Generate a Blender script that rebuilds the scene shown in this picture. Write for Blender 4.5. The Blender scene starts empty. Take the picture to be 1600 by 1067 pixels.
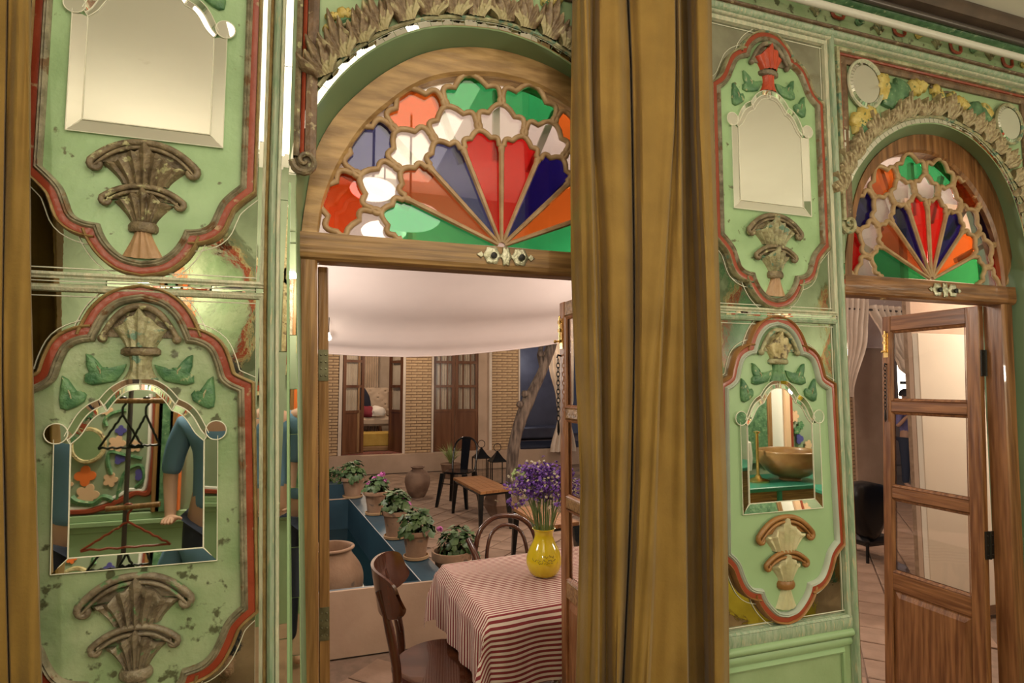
import bpy, math, random
from mathutils import Vector, Matrix, noise
random.seed(7)
PI = math.pi
R = math.radians
SC = bpy.context.scene
COL = SC.collection
# ------------------------------------------------------------------ camera
F = 900.0
YAW = math.atan(300/900.0); PIT = math.atan(67/900.0)
EYE = Vector((0, -1.6, 1.6))
cd = bpy.data.cameras.new('camera'); cd.sensor_width = 36; cd.lens = F/1600*36; cd.clip_start = 0.02; cd.clip_end = 100
cam = bpy.data.objects.new('camera', cd); COL.objects.link(cam)
cam.location = EYE; cam.rotation_euler = (PI/2+PIT, 0, -YAW)
SC.camera = cam
# ------------------------------------------------------------------ world, lights, exposure
SC.view_settings.view_transform = 'Standard'; SC.view_settings.look = 'None'
SC.view_settings.gamma = 1; SC.view_settings.use_curve_mapping = False
SC.view_settings.exposure = 0.0
wd = bpy.data.worlds.new('night_sky'); SC.world = wd; wd.use_nodes = True
wd.node_tree.nodes['Background'].inputs[0].default_value = (0.05, 0.05, 0.07, 1)
wd.node_tree.nodes['Background'].inputs[1].default_value = 0.6
def light(name, kind, loc, power, color, size=.1, rot=None, sy=None):
    d = bpy.data.lights.new(name, kind); d.energy = power; d.color = color
    if kind == 'AREA':
        d.size = size
        if sy: d.shape = 'RECTANGLE'; d.size_y = sy
    else: d.shadow_soft_size = size
    o = bpy.data.objects.new(name, d); COL.objects.link(o); o.location = loc
    if rot: o.rotation_euler = rot
    return o
WARM = (1.0, .87, .68)
L_ROOM = 16; L_YARD = 60
light('added_ceiling_panel', 'AREA', (0.17, -1.50, 3.11), 17, WARM, 1.15, (0, 0, 0), 1.8)  # added panel that whitens the mirror tiles and washes the fanlight glass
light('room_fill_left', 'POINT', (-1.00, -2.25, 2.25), 38, WARM, .06)  # added fill on wall and ceiling, placed clear of the mirrors
light('room_lamp_middle', 'POINT', (0.85, -2.30, 2.55), 35, WARM, .06)
light('room_fill_right', 'POINT', (2.45, -2.30, 1.75), 50, WARM, .06)  # added fill light, its reflection hidden by the big curtain
light('room_fill_far', 'POINT', (4.3, -2.0, 1.9), 44, WARM, .06)  # added fill for the right end of the room
YL = (1, .89, .77)
light('courtyard_fill_left', 'POINT', (-0.25, 3.6, 1.75), 52, YL, .2)  # added fill under the canopy, apart from the visible bulb
light('courtyard_fill_far', 'POINT', (1.1, 7.9, 2.78), 90, (1, .78, .58), .2)  # added fill for the facade, kept out of view behind the canopy
light('courtyard_fill_bay', 'POINT', (4.3, 7.6, 2.5), 60, (1, .80, .6), .2)  # unseen fill added in front of the right bay
light('courtyard_fill_near', 'POINT', (1.45, 0.8, 2.25), 27, YL, .12)  # added fill for the near courtyard, hidden behind the curtain
light('courtyard_fill_door', 'POINT', (-0.6, 0.8, 1.9), 36, YL, .12)  # fill added for the pool front, hidden behind the left wall
light('courtyard_fill_middle', 'POINT', (2.9, 3.2, 1.9), 70, YL, .15)  # unseen fill added for the middle of the courtyard
light('courtyard_fill_right', 'POINT', (4.9, 0.42, 2.3), 95, YL, .15)  # out-of-frame fill added to brighten the blind
light('courtyard_fill_side', 'POINT', (5.0, 5.0, 2.2), 45, (1, .76, .6), .2)  # unseen fill added towards the right of the courtyard
light('salon_lamp', 'POINT', (0.95, 10.1, 2.6), 50, (1, .74, .5), .15)
light('bay_fill', 'POINT', (4.8, 10.6, 2.2), 15, (.88, .88, 1), .2)  # cool fill added to brighten the dark bay
# ------------------------------------------------------------------ pixel -> plane measurements taken from the photograph
_f = Vector((math.sin(YAW)*math.cos(PIT), math.cos(YAW)*math.cos(PIT), math.sin(PIT)))
_r = Vector((math.cos(YAW), -math.sin(YAW), 0)); _u = _r.cross(_f)
def ray(x, y): return _f*F + _r*(x-800) + _u*(533.5-y)
def W(x, y, d=0.0):
    r = ray(x, y); return EYE + r*((d-EYE.y)/r.y)
def G(x, y, z=0.0):
    r = ray(x, y); return EYE + r*((z-EYE.z)/r.z)
def XP(x, y, X):
    r = ray(x, y); return EYE + r*((X-EYE.x)/r.x)
def pj(p):
    q = Vector(p)-EYE; dd = q.dot(_f)
    return 800+F*q.dot(_r)/dd, 533.5-F*q.dot(_u)/dd
def lshear(z): return .028*max(0.0, 1.95-z)      # the old left-hand panelling leans a little
# ------------------------------------------------------------------ materials
M = {}
def mat(name, c1, c2=None, scale=8, rough=.5, metal=0, bump=.0, bscale=None, stretch=None, coat=0, spec=.5,
        detail=6, lo=.35, hi=.65, c3=None, s3=30, t3=.62, sheen=0, wave=None):
    m = bpy.data.materials.new(name); m.use_nodes = True; nt = m.node_tree; N = nt.nodes; Lk = nt.links
    b = N['Principled BSDF']
    b.inputs['Roughness'].default_value = rough; b.inputs['Metallic'].default_value = metal
    b.inputs['Coat Weight'].default_value = coat; b.inputs['Specular IOR Level'].default_value = spec
    b.inputs['Sheen Weight'].default_value = sheen
    b.inputs['Base Color'].default_value = (*c1, 1)
    if c2 or bump:
        tc = N.new('ShaderNodeTexCoord'); mp = N.new('ShaderNodeMapping'); Lk.new(tc.outputs['Object'], mp.inputs[0])
        if stretch: mp.inputs['Scale'].default_value = stretch
        ns = N.new('ShaderNodeTexNoise'); ns.inputs['Scale'].default_value = scale; ns.inputs['Detail'].default_value = detail
        Lk.new(mp.outputs[0], ns.inputs[0])
        if c2:
            cr = N.new('ShaderNodeValToRGB'); cr.color_ramp.elements[0].position = lo; cr.color_ramp.elements[1].position = hi
            cr.color_ramp.elements[0].color = (*c1, 1); cr.color_ramp.elements[1].color = (*c2, 1)
            Lk.new(ns.outputs[0], cr.inputs[0]); out = cr.outputs[0]
            if c3:
                n3 = N.new('ShaderNodeTexNoise'); n3.inputs['Scale'].default_value = s3; n3.inputs['Detail'].default_value = 8
                Lk.new(mp.outputs[0], n3.inputs[0])
                r3 = N.new('ShaderNodeValToRGB'); r3.color_ramp.elements[0].position = t3; r3.color_ramp.elements[1].position = t3+.06
                Lk.new(n3.outputs[0], r3.inputs[0])
                mx = N.new('ShaderNodeMix'); mx.data_type = 'RGBA'; Lk.new(r3.outputs[0], mx.inputs[0])
                Lk.new(out, mx.inputs[6]); mx.inputs[7].default_value = (*c3, 1); out = mx.outputs[2]
            Lk.new(out, b.inputs['Base Color'])
        if bump:
            nb = N.new('ShaderNodeTexNoise'); nb.inputs['Scale'].default_value = bscale or scale*3; nb.inputs['Detail'].default_value = 8
            Lk.new(mp.outputs[0], nb.inputs[0])
            bp = N.new('ShaderNodeBump'); bp.inputs['Strength'].default_value = bump; bp.inputs['Distance'].default_value = .01
            Lk.new(nb.outputs[0], bp.inputs['Height']); Lk.new(bp.outputs[0], b.inputs['Normal'])
    M[name] = m; return m
def glass(name, col, refl=.05, rough=.02):
    m = bpy.data.materials.new(name); m.use_nodes = True; nt = m.node_tree; N = nt.nodes; Lk = nt.links
    N.remove(N['Principled BSDF']); o = N['Material Output']
    t = N.new('ShaderNodeBsdfTransparent'); t.inputs[0].default_value = (*[c**.5 for c in col], 1)   # light crosses two faces of each pane
    g = N.new('ShaderNodeBsdfGlossy'); g.inputs['Roughness'].default_value = rough; g.inputs[0].default_value = (1, 1, 1, 1)
    # facing-independent Schlick reflectance, the same on the front and the back face of a pane
    ge = N.new('ShaderNodeNewGeometry'); dt = N.new('ShaderNodeVectorMath'); dt.operation = 'DOT_PRODUCT'
    Lk.new(ge.outputs['Normal'], dt.inputs[0]); Lk.new(ge.outputs['Incoming'], dt.inputs[1])
    def mth(op, a, b=None):
        n = N.new('ShaderNodeMath'); n.operation = op
        for i_, q_ in enumerate((a, b)):
            if q_ is None: continue
            if isinstance(q_, (int, float)): n.inputs[i_].default_value = q_
            else: Lk.new(q_, n.inputs[i_])
        return n.outputs[0]
    f5 = mth('POWER', mth('SUBTRACT', 1.0, mth('ABSOLUTE', dt.outputs['Value'])), 5.0)
    mt = N.new('ShaderNodeMath'); mt.operation = 'MULTIPLY_ADD'; Lk.new(f5, mt.inputs[0]); mt.inputs[1].default_value = .8; mt.inputs[2].default_value = refl
    mx = N.new('ShaderNodeMixShader'); Lk.new(mt.outputs[0], mx.inputs[0]); Lk.new(t.outputs[0], mx.inputs[1]); Lk.new(g.outputs[0], mx.inputs[2])
    Lk.new(mx.outputs[0], o.inputs[0]); M[name] = m; return m
def emis(name, col, s):
    m = bpy.data.materials.new(name); m.use_nodes = True; b = m.node_tree.nodes['Principled BSDF']
    b.inputs['Base Color'].default_value = (*col, 1)
    b.inputs['Emission Color'].default_value = (*col, 1); b.inputs['Emission Strength'].default_value = s; M[name] = m; return m
GREEN = (.26, .37, .19); GREEN2 = (.33, .45, .25); DGREEN = (.17, .33, .15)
mat('green_wall', GREEN, GREEN2, 5, .45, bump=.15, bscale=40, c3=(.2, .22, .1), s3=22, t3=.70)
mat('green_field', (.26, .40, .20), (.34, .50, .27), 7, .4, bump=.2, bscale=45, c3=(.12, .13, .06), s3=38, t3=.66)
mat('green_field_aged', (.22, .32, .16), (.36, .43, .26), 7, .4, bump=.25, bscale=45, c3=(.09, .10, .05), s3=30, t3=.60)
mat('green_plain', (.28, .42, .22), (.32, .47, .26), 3, .4)
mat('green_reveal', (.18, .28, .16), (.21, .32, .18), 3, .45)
mat('green_trim', (.23, .34, .22), (.40, .46, .34), 25, .45, bump=.35, bscale=60, stretch=(3, 3, .5), c3=(.5, .47, .3), s3=40, t3=.6)
mat('green_dark', (.05, .13, .06), (.13, .26, .13), 25, .4, bump=.4, bscale=60, c3=(.34, .42, .25), s3=50, t3=.62)
mat('green_leaf_paint', (.05, .15, .07), (.13, .27, .12), 30, .4, bump=.5, bscale=70, c3=(.38, .40, .22), s3=45, t3=.62)
mat('carved_brown', (.10, .07, .04), (.25, .19, .11), 30, .45, bump=.6, bscale=80, c3=(.42, .40, .22), s3=50, t3=.6)
mat('acanthus_straw', (.24, .17, .09), (.46, .38, .23), 60, .45, bump=.6, bscale=90, c3=(.16, .17, .09), s3=30, t3=.62)
mat('acanthus_gilt', (.13, .08, .045), (.30, .22, .13), 30, .45, bump=.6, bscale=80, c3=(.42, .36, .20), s3=26, t3=.52)
mat('carved_grey', (.12, .09, .06), (.27, .22, .15), 28, .4, bump=.6, bscale=80, c3=(.12, .22, .10), s3=30, t3=.6)
mat('carved_olive', (.22, .19, .10), (.44, .42, .25), 35, .4, bump=.6, bscale=80, c3=(.13, .23, .16), s3=40, t3=.58)
mat('carved_gold', (.32, .24, .10), (.56, .48, .26), 35, .4, bump=.5, bscale=70, c3=(.14, .10, .05), s3=50, t3=.6)
mat('yellow_leaf', (.46, .33, .07), (.62, .50, .18), 35, .4, bump=.5, bscale=70, c3=(.14, .16, .05), s3=50, t3=.6)
mat('brown_paint', (.25, .11, .03), (.34, .16, .05), 12, .4, bump=.3, bscale=40)
mat('cream_paint', (.62, .56, .36), (.52, .50, .30), 20, .4, bump=.3, bscale=50)
mat('foot_pink', (.45, .27, .15), (.38, .22, .11), 15, .45, bump=.3)
mat('red_band', (.24, .035, .014), (.30, .055, .025), 18, .35, bump=.2, bscale=50, c3=(.38, .26, .14), s3=28, t3=.64)
mat('red_bright', (.50, .07, .03), (.40, .05, .02), 18, .35, bump=.3)
mat('red_clean', (.27, .045, .02), (.31, .06, .03), 6, .3)
mat('grey_band', (.40, .45, .38), (.46, .50, .43), 9, .4)
mat('frame_brown', (.10, .055, .03), (.2, .12, .07), 30, .4, bump=.5, bscale=70, c3=(.33, .26, .15), s3=45, t3=.63)
mat('border_moulding', (.16, .14, .09), (.33, .29, .20), 30, .42, bump=.5, bscale=70, c3=(.18, .10, .05), s3=26, t3=.56)
mat('edge_gold', (.24, .14, .05), (.34, .24, .1), 30, .4, bump=.4)
mat('frame_white', (.60, .56, .42), (.42, .46, .33), 40, .5, bump=.4, stretch=(2, 2, .4))
mat('mirror', (.93, .93, .90), rough=.015, metal=1)
mat('mirror_old', (.60, .62, .54), (.42, .43, .37), 9, .025, metal=1, bump=.10, bscale=7)
mat('lead', (.72, .70, .58), rough=.4)
mat('oak', (.17, .08, .025), (.33, .175, .06), 75, .42, bump=.3, bscale=90, stretch=(1, 1, .05), detail=10)
mat('oak_h', (.16, .08, .027), (.36, .205, .075), 75, .42, bump=.3, bscale=90, stretch=(.05, 1, 1), detail=10)
mat('oak_d', (.26, .145, .055), (.46, .28, .115), 70, .42, bump=.3, bscale=90, stretch=(.12, 1, .6), detail=10)
mat('tracery', (.32, .19, .09), (.43, .28, .15), 25, .45, bump=.3, bscale=70)
mat('walnut', (.13, .048, .016), (.30, .135, .052), 60, .35, bump=.3, bscale=60, stretch=(1, 1, .045), detail=10, coat=.15)
mat('walnut_h', (.13, .048, .016), (.30, .135, .052), 60, .35, bump=.3, bscale=60, stretch=(.1, .06, 1), detail=10, coat=.15)
mat('darkwood', (.10, .035, .012), (.17, .07, .03), 12, .3, stretch=(1, 1, .1), coat=.3)
mat('bentwood', (.045, .013, .006), (.09, .028, .012), 16, .22, stretch=(1, 1, .2), coat=.5)
mat('bench_top', (.22, .09, .03), (.38, .18, .06), 20, .5, stretch=(.25, 2, 1), coat=0)
mat('chestnut', (.20, .075, .027), (.36, .165, .07), 60, .4, bump=.3, bscale=60, stretch=(1, 1, .12), detail=10)
mat('velvet', (.20, .112, .017), (.26, .150, .026), 6, .8, bump=.12, bscale=120, sheen=.12)
mat('brass_old', (.42, .40, .28), (.6, .58, .46), 40, .35, metal=.75, bump=.4)
mat('brass', (.75, .52, .2), rough=.25, metal=1)
mat('hinge_metal', (.14, .13, .08), (.24, .23, .15), 40, .4, metal=.8)
mat('black_metal', (.008, .008, .008), rough=.3, metal=.3)
mat('black_iron', (.02, .018, .016), rough=.45, metal=.6)
mat('black_gloss', (.006, .006, .006), rough=.12, coat=.4)
mat('canopy', (.80, .68, .64), (.86, .74, .70), 1.2, .9, bump=.1, bscale=4)
mat('linen', (.60, .50, .40), (.70, .60, .50), 4, .9)
mat('plaster', (.42, .30, .21), (.50, .36, .26), 2.5, .85, bump=.15, bscale=30)
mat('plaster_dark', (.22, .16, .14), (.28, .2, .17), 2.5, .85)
mat('brick', (.42, .27, .15), (.60, .42, .24), 9, .85, bump=.4, bscale=60)
mat('mortar', (.20, .13, .08), (.28, .19, .12), 30, .95, bump=.3)
mat('tile_clay', (.25, .165, .11), (.35, .235, .165), 5, .7, bump=.25, bscale=30)
mat('grout', (.20, .14, .10), (.26, .18, .13), 20, .95)
mat('pool_blue', (.018, .05, .075), (.028, .075, .108), 3, .4, bump=.12, bscale=20, c3=(.12, .16, .18), s3=14, t3=.72)
mat('pool_white', (.5, .5, .48), rough=.6)
mat('terracotta', (.26, .155, .09), (.36, .23, .145), 7, .8, bump=.2, bscale=50, c3=(.15, .11, .08), s3=9, t3=.62)
mat('terracotta_dark', (.17, .10, .065), (.28, .18, .12), 6, .85, bump=.25, bscale=40)
mat('saucer', (.42, .27, .14), rough=.75)
mat('soil', (.03, .02, .012), rough=1)
mat('leaf', (.035, .085, .025), (.09, .16, .05), 12, .5)
mat('leaf_light', (.22, .32, .09), (.36, .46, .18), 12, .5)
mat('stem', (.10, .17, .05), (.19, .26, .09), 9, .6)
mat('flower_pink', (.50, .10, .35), (.62, .2, .5), 30, .6)
mat('flower_purple', (.10, .03, .28), (.22, .09, .42), 60, .6)
mat('flower_pale', (.50, .45, .32), rough=.7)
mat('vase_yellow', (.72, .56, .02), (.66, .50, .015), 4, .12, coat=.6)
mat('ink', (.05, .03, .01), rough=.4)
mat('bark', (.07, .05, .04), (.24, .18, .135), 26, .95, bump=1.0, bscale=40, stretch=(1, 1, .18))
mat('tuft_fabric', (.46, .37, .29), rough=.8)
mat('ochre_fabric', (.50, .33, .07), (.44, .28, .05), 9, .8)
mat('navy_cloth', (.012, .014, .03), rough=.9)
mat('maroon_cloth', (.18, .015, .03), rough=.8)
mat('white_cloth', (.75, .72, .68), rough=.9)
mat('blind', (.68, .62, .50), (.72, .66, .54), 2, .8)
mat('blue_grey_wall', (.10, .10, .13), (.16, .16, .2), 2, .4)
mat('rug', (.30, .08, .05), (.1, .06, .05), 30, .95, stretch=(4, .3, 1))
mat('rod_white', (.62, .60, .54), rough=.35)
mat('rod_dark', (.10, .08, .075), rough=.35, metal=.4)
mat('beam', (.07, .045, .035), (.11, .07, .05), 10, .6)
mat('ceiling', (.66, .63, .54), (.72, .69, .60), 1.2, .8, c3=(.55, .5, .4), s3=5, t3=.68)
mat('room_floor', (.25, .15, .09), (.32, .2, .12), 6, .5)
mat('back_wall', (.24, .30, .19), (.30, .36, .24), 3, .5, bump=.1)
mat('orange_paint', (.72, .16, .03), rough=.5)
mat('peach_paint', (.70, .45, .28), rough=.5)
mat('indigo_paint', (.08, .07, .28), rough=.5)
mat('white_porcelain', (.8, .78, .72), rough=.2)
mat('teal_top', (.03, .22, .15), rough=.35)
mat('bowl_wood', (.26, .13, .05), (.34, .2, .08), 10, .3, coat=.3)
mat('yellow_paint', (.7, .55, .05), rough=.4)
mat('skin', (.52, .31, .21), rough=.55)
mat('hair', (.015, .01, .008), rough=.6)
mat('shirt_blue', (.12, .24, .36), rough=.85)
mat('shirt_violet', (.16, .15, .34), rough=.85)
mat('jeans', (.03, .04, .07), rough=.9)
mat('cable', (.7, .66, .58), rough=.5)
glass('clear_glass', (.93, .93, .93), .07)
glass('leaf_glass', (.92, .91, .88), .045, .03); glass('far_glass', (.85, .84, .80), .03, .25)
glass('g_vermilion', (.85, .10, .015)); glass('g_green', (.04, .50, .17)); glass('g_red', (.72, .02, .02)); glass('g_navy', (.015, .01, .17)); glass('g_orange', (.80, .19, .03))
glass('g_brown', (.62, .16, .05)); glass('g_blue', (.10, .12, .33))
emis('lamp_glow', (1, .88, .7), 14); emis('lamp_shade', (1, .93, .8), 5)
def water():
    m = bpy.data.materials.new('water'); m.use_nodes = True; b = m.node_tree.nodes['Principled BSDF']
    b.inputs['Base Color'].default_value = (.006, .022, .028, 1); b.inputs['Roughness'].default_value = .06
    nt = m.node_tree; n = nt.nodes.new('ShaderNodeTexNoise'); n.inputs['Scale'].default_value = 6
    bp = nt.nodes.new('ShaderNodeBump'); bp.inputs['Strength'].default_value = .1; nt.links.new(n.outputs[0], bp.inputs['Height']); nt.links.new(bp.outputs[0], b.inputs['Normal'])
    M['water'] = m
water()
def stripes():
    m = bpy.data.materials.new('striped_cloth'); m.use_nodes = True; nt = m.node_tree; b = nt.nodes['Principled BSDF']
    b.inputs['Roughness'].default_value = .9
    uv = nt.nodes.new('ShaderNodeUVMap'); sp = nt.nodes.new('ShaderNodeSeparateXYZ'); nt.links.new(uv.outputs[0], sp.inputs[0])
    a = nt.nodes.new('ShaderNodeMath'); a.operation = 'MULTIPLY'; a.inputs[1].default_value = 1/.0195; nt.links.new(sp.outputs[1], a.inputs[0])
    f = nt.nodes.new('ShaderNodeMath'); f.operation = 'FRACT'; nt.links.new(a.outputs[0], f.inputs[0])
    c = nt.nodes.new('ShaderNodeMath'); c.operation = 'GREATER_THAN'; c.inputs[1].default_value = .5; nt.links.new(f.outputs[0], c.inputs[0])
    mx = nt.nodes.new('ShaderNodeMix'); mx.data_type = 'RGBA'; nt.links.new(c.outputs[0], mx.inputs[0])
    mx.inputs[6].default_value = (.66, .55, .46, 1); mx.inputs[7].default_value = (.21, .025, .03, 1)
    nt.links.new(mx.outputs[2], b.inputs['Base Color']); M['striped_cloth'] = m
stripes()
# ------------------------------------------------------------------ mesh helpers
class MB:
    def __init__(s): s.v = []; s.f = []; s.m = []; s.uv = None
    def add(s, vs, fs, mi=0):
        k = len(s.v); s.v += [tuple(v) for v in vs]
        for f in fs: s.f.append(tuple(i+k for i in f)); s.m.append(mi)
    def map(s, fn): s.v = [tuple(fn(Vector(v))) for v in s.v]; return s
    def mesh(s, name, mats, smooth=False):
        me = bpy.data.meshes.new(name); me.from_pydata(s.v, [], s.f); me.update()
        for q in (mats if isinstance(mats, (list, tuple)) else [mats]): me.materials.append(M[q])
        for p, i in zip(me.polygons, s.m): p.material_index = i; p.use_smooth = smooth
        return me
def pinv(o, parent):
    # meshes are written in world coordinates: cancel the position of the thing's own Empty
    if parent is not None and parent.parent is None: o.matrix_parent_inverse = Matrix.Translation(parent.location).inverted()
def link(name, me, parent=None, loc=None, mod=None):
    o = bpy.data.objects.new(name, me); COL.objects.link(o)
    if parent: o.parent = parent; pinv(o, parent)
    if loc is not None: o.location = loc
    return o
def obj(name, mb, mats, parent=None, smooth=False, label=None, fixn=True):
    me = mb.mesh(name, mats, smooth)
    if fixn:
        import bmesh
        bm = bmesh.new(); bm.from_mesh(me); bmesh.ops.recalc_face_normals(bm, faces=bm.faces); bm.to_mesh(me); bm.free()
    if smooth:
        try: me.set_sharp_from_angle(angle=R(50))
        except Exception: pass
    o = link(name, me, parent)
    pinv(o, parent)
    if label: o['label'] = label
    return o
def tag(o, label, cat, group=None, kind=None):
    if label: o['label'] = label
    if cat: o['category'] = cat
    if group: o['group'] = group
    if kind: o['kind'] = kind
    return o
def empty(name, loc, label=None, cat=None, group=None, kind=None):
    o = bpy.data.objects.new(name, None); COL.objects.link(o); o.location = loc; o.empty_display_size = .05
    return tag(o, label, cat, group, kind)
def box(mb, a, b, mi=0, fn=None):
    x0, y0, z0 = a; x1, y1, z1 = b
    vs = [(x, y, z) for x in (x0, x1) for y in (y0, y1) for z in (z0, z1)]
    if fn: vs = [fn(Vector(v)) for v in vs]
    mb.add(vs, [(0, 1, 3, 2), (4, 6, 7, 5), (0, 4, 5, 1), (2, 3, 7, 6), (0, 2, 6, 4), (1, 5, 7, 3)], mi); return mb
def bbox_(mb, a, b, bev=.003, mi=0):
    # chamfered box
    x0, y0, z0 = a; x1, y1, z1 = b
    bev = min(bev, abs(x1-x0)*.45, abs(y1-y0)*.45, abs(z1-z0)*.45)
    import bmesh
    bm = bmesh.new(); bmesh.ops.create_cube(bm, size=1)
    for v in bm.verts: v.co = Vector(((x0+x1)/2+v.co.x*(x1-x0), (y0+y1)/2+v.co.y*(y1-y0), (z0+z1)/2+v.co.z*(z1-z0)))
    bmesh.ops.bevel(bm, geom=bm.edges[:]+bm.verts[:], offset=bev, segments=1, affect='EDGES')
    bm.verts.index_update()
    mb.add([v.co for v in bm.verts], [[v.index for v in f.verts] for f in bm.faces], mi); bm.free(); return mb
def tube(mb, pts, r, seg=8, closed=False, mi=0, cap=True, flat=1.0, up=None):
    pts = [Vector(p) for p in pts]; n = len(pts); rr = r if isinstance(r, (list, tuple)) else [r]*n
    prev = None; rings = []
    for i in range(n):
        a = pts[(i-1) % n] if (closed or i > 0) else pts[i]; b = pts[(i+1) % n] if (closed or i < n-1) else pts[i]
        t = (b-a)
        if t.length < 1e-9: t = Vector((0, 0, 1))
        t.normalize()
        if up is not None: nrm = Vector(up)
        elif prev is None: nrm = Vector((0, 0, 1)) if abs(t.z) < .9 else Vector((1, 0, 0))
        else: nrm = prev
        nrm = (nrm - t*nrm.dot(t))
        if nrm.length < 1e-6: nrm = t.orthogonal()
        nrm.normalize(); bn = t.cross(nrm); prev = nrm
        rings.append([pts[i]+(nrm*math.cos(2*PI*k/seg)*flat+bn*math.sin(2*PI*k/seg))*rr[i] for k in range(seg)])
    vs = [v for q in rings for v in q]; fs = []
    for i in range(n if closed else n-1):
        j = (i+1) % n
        for k in range(seg): fs.append((i*seg+k, i*seg+(k+1) % seg, j*seg+(k+1) % seg, j*seg+k))
    if cap and not closed: fs += [tuple(range(seg))[::-1], tuple((n-1)*seg+k for k in range(seg))]
    mb.add(vs, fs, mi); return mb
def lathe(mb, prof, c=(0, 0, 0), seg=24, mi=0, sx=1, sy=1):
    vs = []; fs = []
    for r, z in prof:
        for k in range(seg): a = 2*PI*k/seg; vs.append((c[0]+r*math.cos(a)*sx, c[1]+r*math.sin(a)*sy, c[2]+z))
    for i in range(len(prof)-1):
        for k in range(seg): fs.append((i*seg+k, i*seg+(k+1) % seg, (i+1)*seg+(k+1) % seg, (i+1)*seg+k))
    if prof[0][0] > 1e-6: fs.append(tuple(range(seg))[::-1])
    if prof[-1][0] > 1e-6: fs.append(tuple((len(prof)-1)*seg+k for k in range(seg)))
    mb.add(vs, fs, mi); return mb
def prism(mb, poly, y0, y1, mi=0):
    n = len(poly); vs = [(x, y0, z) for x, z in poly]+[(x, y1, z) for x, z in poly]
    fs = [tuple(range(n)), tuple(range(2*n-1, n-1, -1))]+[(i, (i+1) % n, n+(i+1) % n, n+i) for i in range(n)]
    mb.add(vs, fs, mi); return mb
def crom(P, n=6):
    out = []
    for i in range(len(P)-1):
        p0 = P[max(i-1, 0)]; p1 = P[i]; p2 = P[i+1]; p3 = P[min(i+2, len(P)-1)]
        for k in range(n):
            t = k/n
            out.append(tuple(.5*(2*b+(c-a)*t+(2*a-5*b+4*c-d)*t*t+(-a+3*b-3*c+d)*t**3) for a, b, c, d in zip(p0, p1, p2, p3)))
    out.append(tuple(P[-1])); return out
def resample(P, n):
    d = [0]
    for a, b in zip(P, P[1:]): d.append(d[-1]+math.dist(a, b))
    out = []; j = 0
    for i in range(n):
        t = d[-1]*i/(n-1)
        while j < len(P)-2 and d[j+1] < t: j += 1
        u = (t-d[j])/max(d[j+1]-d[j], 1e-9); u = min(max(u, 0), 1)
        out.append(tuple(a+(b-a)*u for a, b in zip(P[j], P[j+1])))
    return out
def dedupe(P, closed=True):
    o = []
    for p in P:
        if not o or math.dist(o[-1], p) > 1e-5: o.append(p)
    if closed and math.dist(o[0], o[-1]) < 1e-5: o.pop()
    return o
def offset(P, d, closed=True):
    n = len(P); o = []
    for i in range(n):
        a = P[i-1] if (closed or i > 0) else P[i]; b = P[i]; c = P[(i+1) % n] if (closed or i < n-1) else P[i]
        t1 = (b[0]-a[0], b[1]-a[1]); t2 = (c[0]-b[0], c[1]-b[1])
        l1 = math.hypot(*t1) or 1; l2 = math.hypot(*t2) or 1
        if t1 == (0, 0): t1, l1 = t2, l2
        if t2 == (0, 0): t2, l2 = t1, l1
        n1 = (t1[1]/l1, -t1[0]/l1); n2 = (t2[1]/l2, -t2[0]/l2)
        m = (n1[0]+n2[0], n1[1]+n2[1]); lm = math.hypot(*m) or 1; m = (m[0]/lm, m[1]/lm)
        k = min(1/max(m[0]*n1[0]+m[1]*n1[1], .5), 1.5)
        o.append((b[0]+m[0]*d*k, b[1]+m[1]*d*k))
    return o
def band(mb, P, prof, closed=True, mi=0):
    n = len(P); rows = []
    for d, y in prof: rows.append([(x, y, z) for x, z in offset(P, d, closed)])
    vs = [v for r_ in rows for v in r_]; fs = []
    for j in range(len(prof)-1):
        for i in range(n if closed else n-1):
            k = (i+1) % n; fs.append((j*n+i, j*n+k, (j+1)*n+k, (j+1)*n+i))
    mb.add(vs, fs, mi); return mb
def relief(mb, poly, y0, h, mi=0, rings=((.0, 0), (.0, .5), (.12, .85), (.35, 1.0)), jit=0):
    n = len(poly); cx = sum(p[0] for p in poly)/n; cz = sum(p[1] for p in poly)/n; vs = []; fs = []
    for s, k in rings:
        for i, (x, z) in enumerate(poly):
            vs.append((x+(cx-x)*s, y0-h*k+(jit*(i % 2) if k > .6 else 0), z+(cz-z)*s))
    m = len(rings)
    for j in range(m-1):
        for i in range(n): k = (i+1) % n; fs.append((j*n+i, j*n+k, (j+1)*n+k, (j+1)*n+i))
    vs.append((cx, y0-h*.85, cz)); c = len(vs)-1
    for i in range(n): fs.append(((m-1)*n+i, (m-1)*n+(i+1) % n, c))
    mb.add(vs, fs, mi); return mb
def ball(mb, c, r, n=6, mi=0, sz=1):
    lathe(mb, [(max(r*math.sin(PI*i/n), 1e-7), -r*sz*math.cos(PI*i/n)) for i in range(n+1)], c, n+2, mi); return mb
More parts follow.
